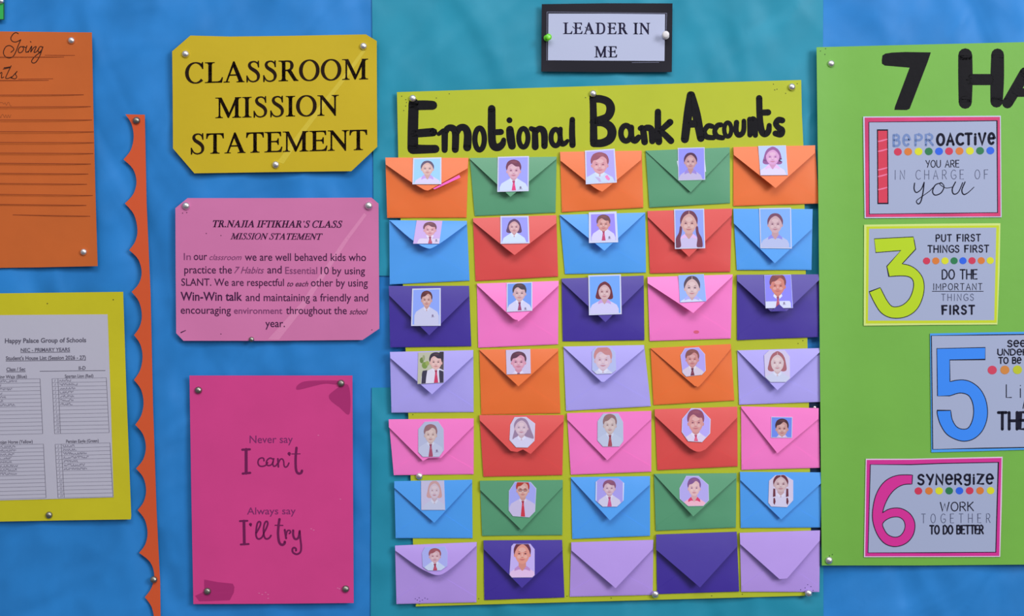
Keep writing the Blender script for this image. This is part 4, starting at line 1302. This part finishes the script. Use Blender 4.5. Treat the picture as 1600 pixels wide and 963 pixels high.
        if hs in ('parted', 'plaits') or (ri, ci) == (3, 4):
            draw([(fx - rx * 0.04, fy - ry * 0.98), (fx - rx * 0.02, fy - ry * 1.26), (fx + rx * 0.04, fy - ry * 1.26), (fx + rx * 0.05, fy - ry * 0.98)], sk)
    if hs == 'plaits':
        for sg in (-1, 1):
            x0 = fx + sg * rx * 1.02
            if ri == 1:
                draw(catmull([(x0 - sg * 10, fy + ry * 0.35), (x0 + sg * 30, fy + ry * 0.3), (x0 + sg * 50, fy + ry * 0.9), (x0 + sg * 110, fy + ry * 1.5), (x0 + sg * 120, fy + ry * 2.35), (x0 + sg * 10, fy + ry * 2.3), (x0 + sg * 20, fy + ry * 1.5), (x0 - sg * 8, fy + ry * 0.9)], 4, True), hc)
            else:
                draw([(x0 - 18, fy + ry * 0.55), (x0 + 20, fy + ry * 0.6), (x0 + 26, fy + ry * 1.6), (x0 - 26, fy + ry * 1.7)], hc)
                draw([(x0 - 16, fy + ry * 1.85), (x0 + 12, fy + ry * 1.8), (x0 + 28, fy + ry * 2.3), (x0 + 8, fy + ry * 2.75), (x0 - 18, fy + ry * 2.5)], hc)
    # features
    for sg in (-1, 1):
        ell(fx + sg * rx * 0.43, fy - ry * 0.04, rx * 0.2, ry * 0.085, mixc(dark, sk, 0.25), 12)
        ell(fx + sg * rx * 0.43, fy - ry * 0.04, rx * 0.08, ry * 0.075, mixc(hc, (40, 30, 40), 0.3), 10)
        draw([(fx + sg * rx * 0.18, fy - ry * 0.2), (fx + sg * rx * 0.45, fy - ry * 0.28), (fx + sg * rx * 0.68, fy - ry * 0.19), (fx + sg * rx * 0.45, fy - ry * 0.23)], dark)
    draw([(fx - rx * 0.16, fy + ry * 0.33), (fx, fy + ry * 0.29), (fx + rx * 0.16, fy + ry * 0.33), (fx, fy + ry * 0.38)], mixc(sk, dark, 0.5))
    draw(catmull([(fx - rx * 0.36, fy + ry * 0.55), (fx, fy + ry * 0.52), (fx + rx * 0.36, fy + ry * 0.55), (fx, fy + ry * 0.66)], 4, True), mixc(sk, (170, 70, 90), 0.5))
    if ex == 'glasses':
        for sg in (-1, 1):
            cx_, cy_ = fx + sg * rx * 0.43, fy - ry * 0.02
            q = [(cx_ + rx * 0.3 * math.cos(6.28 * i / 14), cy_ + ry * 0.17 * math.sin(6.28 * i / 14), 9) for i in range(14)]
            k.rib(zf(q), ms((96, 70, 84)), closed=True, lift=(lay[0] + 1) * 0.000012)
        draw([(fx - rx * 0.14, fy - ry * 0.06), (fx + rx * 0.14, fy - ry * 0.06), (fx + rx * 0.14, fy - ry * 0.02), (fx - rx * 0.14, fy - ry * 0.02)], (96, 70, 84))
    k.build('portrait', r, 'printed head and shoulders picture')
    if ri == 0 and ci == 3:
        sheet('tape_tab', zf([(482, 385), (512, 370), (1045, 350), (1068, 600), (1020, 590), (520, 590)]), lambda x, y: df(x, y) + 0.0003, ms((214, 226, 246)), r, 0.0002, 8)


for ri in range(7):
    for ci in range(5):
        envelope(ri, ci)
        if PH[ri][ci]:
            portrait(ri, ci)
sp_ = [(717.6, 273.4), (719.5, 277.4), (700, 286.5), (679, 296.0), (676.5, 294.8), (697, 284.0)]
tag(sheet('paper_scrap', sp_, lambda x, y: FLAP[(0, 0)](x, y) - 0.0008, mat((252, 96, 196), 0.5, 0.4), None, 0.0004, 6, centre(sp_, EB)),
    'thin pink paper scrap poking from under an orange envelope flap', 'paper scrap')

# ------------------------------------------------------------------ green habits poster
hp = [(1275.8, 73.8), (1440, 69.6), (1600, 65.8), (1800, 61), (1802, 882), (1600, 882.6), (1440, 884), (1284, 884), (1281.8, 640), (1279, 340)]
HB = 0.0122
dh = lambda x, y: HB + 0.0004 * noise.noise(Vector((x * .007, y * .007, 11))) + 0.004 * max(0, 1 - (x - 1278) / 60) ** 2
r = empty('poster', centre(hp, HB), 'tall green poster headed 7 Ha in thick black paint', 'poster')
sheet('sheet', hp, dh, mat((114, 178, 68), 0.5, 0.35, bump=0.05, mottle=0.03), r, cell=14)
k = ink(r, dh, 0.0002)
FATP = 1.0
z = zoom(1270, 40, 3.106)
k.poly(z([(335, 168), (338, 145), (352, 136), (385, 131), (450, 128), (573, 130), (558, 175), (470, 404), (455, 410), (396, 409), (399, 393), (470, 204), (350, 194), (336, 185)]), PAINT)
for s in ([(740, 144, 68), (741, 260, 70), (740, 372, 64)], [(897, 142, 62), (895, 260, 66), (892, 368, 60)], [(768, 262, 54), (870, 262, 54)],
          [(1030, 228, 52), (990, 300, 54), (945, 376, 52)], [(1030, 228, 52), (1066, 300, 54), (1096, 376, 52)], [(985, 325, 42), (1070, 325, 42)]):
    k.rib(z([(p[0], p[1], p[2] * FATP) for p in s]), PAINT)
for x, y in ((1282, 79.7), (1290, 76), (1289, 85), (1300.5, 867), (1296, 869)):
    k.disc(x, y, 0.9, 0.9, mat((50, 90, 30)), n=8)
k.build('lettering', r, 'thick black hand painted heading')
pin(1298.3, 99.6, dh(1298, 99), 'steel push pin in upper corner of the green habits poster', 1.0)
pin(1295, 875.6, dh(1295, 875), 'steel push pin in lower corner of the green habits poster', 1.05)

CW = (163, 173, 205)
CARD = mat(CW, 0.5, 0.3)
CINK = mat((26, 26, 46), 0.6, 0.12)
SINK = mat((74, 80, 112), 0.5, 0.3)
BLUEINK = mat((112, 136, 190), 0.5, 0.3)
DOT = [(204, 50, 84), (214, 120, 48), (214, 216, 34), (34, 120, 74), (34, 96, 226)]


def card(poly, label, rim, edge_w, inner, line, zf):
    r = empty('habit_card', centre(poly, HB), label, 'card', 'habit cards on the green poster')
    dc = const(HB + 0.0013)
    sheet('sheet', poly, dc, rim, r, 0.0004, 14)
    k = ink(r, dc, 0.0001)
    if line:
        k.rib([p + (edge_w,) for p in inner], line, smooth=False, closed=True, lift=0.00006)
    k.poly(inner, CARD)
    k.build('face', r, 'white face inside the coloured border')
    return r, dc, ink(r, dc, 0.0003)


def dots(r, dc, zf, xs, y0, y1, rad, cols):
    kd = ink(r, dc, 0.0003)
    n = len(xs)
    for i, x in enumerate(xs):
        a = zf([(x, y0 + (y1 - y0) * i / max(1, n - 1))])[0]
        kd.disc(a[0], a[1], rad, rad * 0.95, mat(cols[i % len(cols)], 0.5, 0.3), n=20)
    kd.build('colour_dots', r, 'row of round rainbow coloured dots')


z = zoom(1330, 170, 5.348)
o_ = z([(100, 65), (680, 62), (1250, 58), (1257, 907), (690, 911), (112, 915)])
r, dc, k = card(o_, 'white habit card with big red bar numeral and BE PROACTIVE heading', mat((196, 204, 230)), 1.4, z([(148, 112), (690, 106), (1218, 100), (1223, 868), (690, 875), (152, 880)]), CINK, z)
kr = ink(r, dc, 0.00009)
kr.poly(z([(112, 74), (1243, 68), (1249, 900), (122, 906)]), mat((212, 58, 116), 0.5, 0.3, mottle=0.22))
kr.build('border', r, 'mottled pink border')
kn = ink(r, dc, 0.0003)
kn.poly(z([(215, 172), (308, 172), (312, 797), (219, 797)]), CINK)
kn.poly(z([(224, 184), (300, 184), (303, 786), (228, 786)]), mat((212, 56, 84), 0.5, 0.3, mottle=0.06), 0.00004)
PSTR = mat((232, 120, 160), 0.5, 0.3)
for y in (262, 345, 500, 555, 665):
    kn.rib(z([(224, y + 12, 9), (260, y + 4, 12), (302, y - 8, 9)]), PSTR, cap=False, lift=0.00007)
kn.build('numeral', r, 'red number one bar with dark outline')
mono(k, 'Be', (1396.4, 228.2), (1421.2, 227.4), 17, 3.6, BLUEINK, 3.4)
mono(k, 'PR', (1430.5, 227.4), (1457.6, 226.8), 17, 3.6, BLUEINK, 3.4)
mono(k, 'OACTiVe', (1464.5, 226.6), (1553.5, 224.8), 16.6, 4.0, CINK, 3.4)
dots(r, dc, z, [390, 476, 563, 648, 734, 818, 905, 992, 1077, 1163], 360, 350, 6.2, DOT)
mono(k, 'YOU ARE', (1446.6, 261.6), (1498.4, 261.2), 10.8, 1.3, CINK, 2.2)
mono(k, 'IN CHARGE OF', (1398.2, 280.4), (1543.6, 279.6), 14.2, 0.85, SINK, 6.5)
for s in ([(530, 622, 9), (526, 670, 10), (545, 700, 9), (585, 672, 8), (610, 615, 9)], [(610, 615, 9), (600, 700, 10), (582, 775, 10), (560, 796, 9), (546, 770, 7), (585, 738, 6), (650, 692, 6), (688, 655, 6)],
          [(755, 620, 8), (705, 636, 9), (680, 690, 10), (702, 722, 9), (752, 702, 9), (776, 650, 8), (752, 618, 7), (742, 632, 6), (790, 662, 6), (845, 655, 6)],
          [(872, 612, 9), (845, 670, 10), (856, 712, 10), (895, 698, 8), (932, 618, 8)], [(952, 612, 9), (925, 678, 10), (940, 716, 10), (978, 700, 7), (1026, 655, 6)]):
    k.rib(z(s), CINK)
k.build('lettering', r, 'dark hand drawn lettering, partly pale blue')

z = zoom(1330, 340, 5.348)
o_ = z([(108, 60), (680, 52), (1247, 48), (1240, 450), (1222, 895), (680, 898), (105, 905), (106, 480)])
PALEY = mat((206, 226, 130), 0.5, 0.3)
r, dc, k = card(o_, 'white habit card with big lime numeral 3 and PUT FIRST THINGS FIRST heading', PALEY, 1.0, z([(150, 95), (680, 89), (1212, 85), (1195, 858), (660, 861), (140, 862)]), None, z)
kr = ink(r, dc, 0.00009)
kr.poly(z([(128, 76), (1236, 66), (1216, 880), (122, 886)]), mat((196, 212, 34), 0.5, 0.3))
kr.build('border', r, 'yellow green border')
T = [(193, 178), (520, 162), (527, 195), (539, 265), (425, 388)]
T += catmull([(425, 388), (490, 402), (550, 440), (595, 500), (610, 570), (602, 650), (570, 735), (520, 795), (450, 832), (370, 842), (300, 828), (240, 785), (190, 705), (150, 622)], 4)[1:]
T += [(243, 586)] + catmull([(243, 586), (270, 640), (300, 695), (340, 742), (390, 745), (440, 725), (485, 680), (512, 620), (522, 560), (510, 515), (470, 492), (400, 488), (316, 494)], 4)[1:]
T += [(298, 408), (415, 276), (205, 293)]
LIME = mat((182, 212, 20), 0.5, 0.3)


def numeral(r, dc, outlines, fill, zf, w=1.3, hole=None, label=None):
    kn = ink(r, dc, 0.0003)
    kn.poly(zf(outlines), fill)
    kn.rib([p + (w,) for p in zf(outlines)], CINK, smooth=False, closed=True, lift=0.00005)
    if hole:
        kn.poly(zf(hole), CARD, 0.00003)
        kn.rib([p + (w,) for p in zf(hole)], CINK, smooth=False, closed=True, lift=0.00005)
    kn.build('numeral', r, label)


numeral(r, dc, T, LIME, z, 1.2, None, 'lime green outlined number three')
mono(k, 'PUT FIRST', (1462.8, 377.4), (1531.8, 376.8), 10.4, 1.9, CINK, 3.0)
mono(k, 'THINGS FIRST', (1450, 394.6), (1544.8, 394.0), 10.6, 1.9, CINK, 2.8)
dots(r, dc, z, [630, 707, 784, 860, 934, 1010, 1087, 1162], 363, 360, 5.7, DOT)
mono(k, 'DO THE', (1472.4, 436.2), (1526.6, 436.0), 14.4, 2.0, CINK, 2.2)
mono(k, 'IMPORTANT', (1458.4, 453.2), (1534.6, 453.0), 9.8, 1.1, CINK, 3.4)
k.rib(z([(678, 617, 5), (1104, 617, 5)]), CINK, smooth=False)
mono(k, 'THINGS', (1471.2, 470.0), (1521.2, 469.8), 10.2, 1.0, SINK, 4.4)
mono(k, 'FIRST', (1472.8, 491.0), (1522.2, 490.8), 13.0, 2.9, CINK, 3.6)
k.build('lettering', r, 'dark hand drawn lettering')

z = zoom(1430, 510, 4.818)
o_ = z([(112, 55), (500, 47), (819, 42), (1140, 36), (1145, 918), (819, 930), (500, 940), (122, 950)])
r, dc, k = card(o_, 'white habit card with big blue numeral 5 and sky blue border', mat((70, 156, 240), 0.5, 0.3), 1.6, z([(122, 71), (500, 66), (819, 62), (1122, 58), (1126, 906), (819, 913), (500, 919), (132, 927)]), CINK, z)
F = [(163, 168), (528, 160), (527, 250), (260, 254), (262, 418)] + catmull([(262, 418), (310, 407), (370, 405), (430, 425), (490, 475), (530, 550), (545, 640), (535, 720), (500, 795), (440, 848), (370, 866), (300, 850), (235, 810), (190, 740), (168, 670), (165, 634)], 4)[1:]
F += [(268, 634)] + catmull([(268, 634), (278, 700), (310, 755), (355, 775), (400, 765), (430, 710), (440, 640), (430, 570), (400, 520), (350, 503), (310, 508), (262, 524)], 4)[1:] + [(168, 526)]
numeral(r, dc, F, mat((52, 136, 244), 0.5, 0.3), z, 1.3, None, 'blue outlined number five')
mono(k, 'SeeK', (1574.6, 542.0), (1612, 541.6), 9.6, 2.2, CINK, 2.4)
mono(k, 'UNDeRS', (1559.2, 555.2), (1615, 554.8), 9.2, 2.0, CINK, 2.2)
mono(k, 'TO Be U', (1560.8, 568.2), (1608, 567.8), 9.2, 2.0, CINK, 2.2)
dots(r, dc, z, [580, 675, 770, 866, 960, 1054], 330, 325, 7.2, [(206, 62, 92), (206, 132, 62), (186, 194, 40), (34, 120, 74), (34, 96, 226)])
mono(k, 'Li', (1572.4, 621.4), (1595.4, 621.2), 20.0, 1.5, CINK, 8)
k.rib(z([(812, 618, 7), (824, 560, 7)]), CINK)
mono(k, 'THE', (1560.0, 671.0), (1604, 670.6), 26, 4.6, CINK, 2.2)
k.build('lettering', r, 'dark hand drawn lettering')

z = zoom(1330, 700, 5.348)
o_ = z([(122, 92), (500, 92), (760, 86), (1265, 75), (1258, 480), (1245, 912), (680, 914), (107, 915), (114, 500)])
r, dc, k = card(o_, 'white habit card with big magenta numeral 6 and SYNERGIZE heading', mat((226, 196, 226), 0.5, 0.3), 1.5, z([(160, 140), (500, 141), (760, 131), (1230, 122), (1208, 873), (680, 877), (140, 878)]), CINK, z)
kr = ink(r, dc, 0.00009)
kr.poly(z([(130, 102), (500, 101), (760, 95), (1256, 85), (1237, 904), (680, 906), (117, 907)]), mat((210, 46, 148), 0.5, 0.3, mottle=0.05))
kr.build('border', r, 'magenta border')
SX = [(513, 228), (508, 304)] + catmull([(508, 304), (440, 308), (375, 340), (320, 400), (280, 480), (262, 544)], 4)[1:]
SX += catmull([(262, 544), (310, 515), (370, 503), (430, 512), (490, 550), (525, 605), (533, 665), (515, 735), (470, 790), (410, 820), (345, 825), (280, 800), (230, 745), (195, 670), (178, 590), (182, 500), (205, 400), (250, 315), (310, 260), (380, 232), (450, 226), (513, 228)], 4)[1:-1]
HO = catmull([(262, 640), (290, 605), (340, 582), (395, 580), (435, 605), (450, 650), (438, 700), (405, 738), (360, 747), (310, 728), (280, 690)], 4, True)
numeral(r, dc, SX, mat((212, 44, 150), 0.5, 0.3), z, 1.3, HO, 'magenta outlined number six')
mono(k, 'SYNeRgiZe', (1434.6, 757.4), (1551.2, 756.2), 15.0, 3.2, CINK, 3.0)
dots(r, dc, z, [562, 650, 735, 819, 905, 990, 1077, 1165], 361, 358, 6.0, DOT)
mono(k, 'WORK', (1469.4, 799.0), (1521.0, 798.4), 13.6, 1.6, CINK, 2.2)
mono(k, 'TOGETHER', (1440.0, 817.6), (1547.2, 817.0), 14.0, 0.9, SINK, 8.5)
mono(k, 'TO DO BETTER', (1453.2, 834.6), (1536.2, 834.2), 12.8, 2.5, CINK, 2.0)
k.build('lettering', r, 'dark hand drawn lettering')
